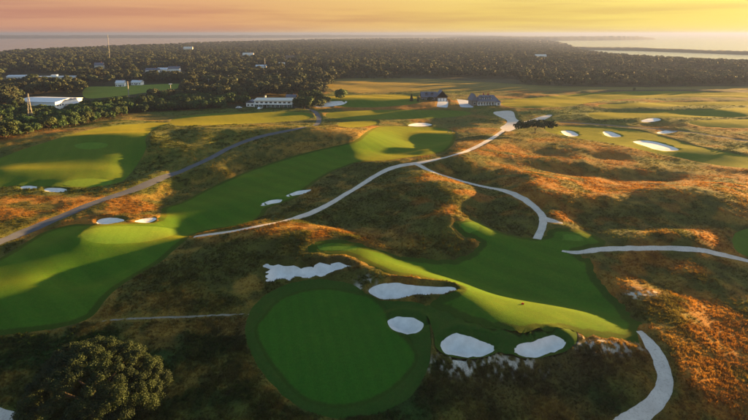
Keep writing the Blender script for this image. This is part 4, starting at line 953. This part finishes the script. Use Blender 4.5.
# clubhouse
w = root('clubhouse', 'white clubhouse with grey hipped roof, dormers and a columned porch', 'clubhouse', 486, 105.8, math.radians(4)); w.scale = (.9, .9, .9)
MB().box(-9.5, 14, 3.2, 15, -2, 4.4).build('wall', 'white_wall', w)
MB().gable(-10, 15, -.8, 16, 4.4, 10.4, 'x', .35, 4.5).build('roof', 'shingle', w)
MB().box(-15.5, -9.52, 1, 17, -2, 5.4).build('wing_wall', 'cedar', w)
MB().gable(-16.3, -8.7, .2, 17.8, 5.4, 12.0, 'y', .35, 1.5).build('wing_roof', 'shingle', w)
for k in range(7): MB().box(-9.2 + k * 3.05, -8.7 + k * 3.05, -.2, .3, -1.5, 4.38).build('column', 'white_trim', w)
MB().box(-9.6, 14.4, -.5, .5, 4.1, 4.39).build('porch_beam', 'white_trim', w)
MB().box(-9.5, 14.2, -.6, 3.18, -2, .05).build('porch_floor', 'concrete', w)
MB().box(11, 15.6, -2, 3.1, -2, 3.6).build('pavilion', 'white_wall', w)
MB().gable(10.4, 16.2, -2.6, 3.4, 3.6, 6.2, 'y', .25, 1.8).build('pavilion_roof', 'shingle', w)
win(w, 13.3, -2, .8, 2.4, 2.0)
for k in range(6): win(w, -7.4 + k * 3.05, 3.2, .5, 1.9, 2.6)
for k in range(3):
    d = MB().box(-6.5 + k * 5, -3.9 + k * 5, 2.0, 6, 6.2, 8.4).build('dormer', 'white_wall', w)
    MB().gable(-6.9 + k * 5, -3.5 + k * 5, 1.6, 7, 8.4, 9.8, 'y', .2).build('dormer_roof', 'shingle', d); MB().box(-6 + k * 5, -4.4 + k * 5, 1.93, 1.99, 6.7, 8.1).build('pane', 'glass', d)
for (x_, y_) in ((-1.5, 8.2), (3.4, 7.2)): MB().box(x_, x_ + 1.6, y_, y_ + 1.4, 8.6, 12.6).build('chimney', 'brick', w)
win(w, -12.5, 1, 1.2, 2.4, 2.0); win(w, -12.5, 1, 4.0 - .2, 1.6, 1.2)
# parked car
def car(label, px, py, rz):
    w = root('parked_car', label, 'car', px, py, rz)
    b_ = MB(); prof = [(-2.3, .35), (2.3, .35), (2.35, .8), (1.2, .95), (.55, 1.5), (-1.3, 1.5), (-2.0, .95), (-2.35, .85)]
    for yy in (-.9, .9): b_.V += [(x, yy, z) for x, z in prof]
    n = len(prof); b_.F = [tuple(range(n)), tuple(range(2 * n - 1, n - 1, -1))] + [(k, n + k, n + (k + 1) % n, (k + 1) % n) for k in range(n)]; b_.build('body', 'car_white', w)
    g_ = MB(); g_.box(-1.2, .5, -.93, -.905, .98, 1.4).build('side_window', 'glass', w); MB().box(-1.2, .5, .905, .93, .98, 1.4).build('side_window', 'glass', w)
    for x in (-1.4, 1.4):
        for y in (-.85, .85):
            c = MB(); m_ = 12
            for yy in (y - .12, y + .12): c.V += [(x + .34 * math.cos(6.283 * k / m_), yy, .34 + .34 * math.sin(6.283 * k / m_)) for k in range(m_)]
            c.F = [tuple(range(m_)), tuple(range(2 * m_ - 1, m_ - 1, -1))] + [(k, m_ + k, m_ + (k + 1) % m_, (k + 1) % m_) for k in range(m_)]; c.build('wheel', 'tyre', w)
    for y in (-.6, .6): MB().box(2.33, 2.38, y - .2, y + .2, .62, .78).build('headlight', 'white_trim', w)
    w.scale = (1.25, 1.25, 1.25)
car('white car parked by the trees left of the lodge', 239, 108.8, 0.1)
car('white car partly hidden by the left end of the lodge', 260, 109.4, 1.2)

# ------------------------------------------------------------------ masts and poles
def lattice(name, label, cat, px, py, h, wb, wt, n, r_, arms=(), mat='steel'):
    w = root(name, label, cat, px, py, 0.4)
    legs = [(-1, -1), (1, -1), (1, 1), (-1, 1)]
    for (a, b_) in legs: MB().bar((a * wb / 2, b_ * wb / 2, -1), (a * wt / 2, b_ * wt / 2, h), r_).build('leg', mat, w)
    br = MB()
    for k in range(n):
        z0, z1 = h * k / n, h * (k + 1) / n; w0 = wb + (wt - wb) * k / n; w1 = wb + (wt - wb) * (k + 1) / n
        for q in range(4):
            a, b_ = legs[q], legs[(q + 1) % 4]
            br.bar((a[0] * w0 / 2, a[1] * w0 / 2, z0), (b_[0] * w1 / 2, b_[1] * w1 / 2, z1), r_ * .55); br.bar((b_[0] * w0 / 2, b_[1] * w0 / 2, z0), (a[0] * w1 / 2, a[1] * w1 / 2, z1), r_ * .55)
    o = br.build('bracing', mat, w); o['kind'] = 'stuff'
    for (z, l) in arms: MB().bar((-l, 0, z), (l, 0, z), r_ * .9).build('crossarm', mat, w)
    return w
lattice('radio_mast', 'tall thin lattice mast rising above the wooded shore at left', 'mast', 110.2, 64, 66, 1.4, 0.9, 18, .06)
lattice('pylon', 'pale lattice pylon standing in the trees before the warehouse', 'pylon', 31.5, 124.5, 24, 3.6, .5, 7, .055, ((23, 2.4), (20, 3.0)), 'pole_pale')
lattice('radio_mast', 'thin lattice mast behind the lodge beside the white house', 'mast', 265, 71, 22, 1.4, .8, 10, .18, (), 'pole_pale')
def pole(label, px, py, h, arms, mat, lamp=False, r_=.2):
    w = root('utility_pole', label, 'pole', px, py, 0.3); MB().bar((0, 0, -1), (0, 0, h), r_).build('shaft', mat, w)
    for z, l in arms: MB().bar((-l, 0, z), (l, 0, z), r_ * .7).build('crossarm', mat, w)
    if lamp: MB().box(-1.6, 1.6, -.3, .3, h, h + .9).build('floodlight', 'white_trim', w)
pole('wooden utility pole on the bright field behind the warehouse', 129, 98, 18, ((17, 1.8), (15.2, 1.4)), 'pole_pale', r_=.26)
pole('pale floodlight pole at the right end of the bright field', 171.3, 97.5, 14, (), 'pole_pale', True)
pole('pale pole in the suburb left of the lodge', 227, 76, 14, ((13, 1.4),), 'pole_pale')
pole('short utility pole in the trees above the lodge car', 229, 84, 12, ((11, 1.4),), 'pole_pale')
pole('pale pole at the edge of the dark wood above the lodge', 277.5, 80, 13, ((12, 1.3),), 'pole_pale')
pole('utility pole among the trees behind the suburb lawn', 209, 88, 12, ((11, 1.4),), 'pole_pale')
# small markers on the fairways
w = root('marker', 'small red marker on the sunlit crest of the foreground fairway', 'marker', 522.6, 304.5, 0)
MB().bar((0, 0, -.1), (0, 0, .95), .05).build('stake', 'red_cloth', w); MB().box(-.34, .34, -.10, .10, .25, .85).build('board', 'red_cloth', w)
for px, lab in ((448.5, 'left of two tiny dark stakes at the top of the long fairway'), (452.5, 'right of two tiny dark stakes at the top of the long fairway')):
    w = root('marker', lab, 'marker', px, 132.6, 0, 'fairway stakes'); MB().bar((0, 0, -.1), (0, 0, 1.5), .22).build('stake', 'dark_trim', w); MB().box(-.3, .3, -.3, .3, 1.3, 1.8).build('cap', 'dark_trim', w)

# ------------------------------------------------------------------ haze
hz = bpy.data.meshes.new('haze'); bm = bmesh.new(); bmesh.ops.create_cube(bm, size=1.0)
X0, X1, Y0, Y1, Z0, Z1 = -62000, 62000, -3000, 63000, -20.5, 96.0
for v in bm.verts: v.co = ((X0 + X1) / 2 + v.co.x * (X1 - X0), (Y0 + Y1) / 2 + v.co.y * (Y1 - Y0), (Z0 + Z1) / 2 + v.co.z * (Z1 - Z0))
bm.to_mesh(hz); bm.free()
m = bpy.data.materials.new('haze'); m.use_nodes = True; nt = m.node_tree; nt.nodes.remove(nt.nodes['Principled BSDF'])
pv = nd(nt, 'ShaderNodeVolumePrincipled'); pv.inputs['Color'].default_value = (0.130, 0.165, 0.320, 1); pv.inputs['Density'].default_value = 0.00012; pv.inputs['Anisotropy'].default_value = 0.3
nt.links.new(pv.outputs[0], nt.nodes['Material Output'].inputs['Volume']); hz.materials.append(m)
finish(link('haze', hz), 'thin warm evening haze over the whole landscape', 'haze', kind='stuff')
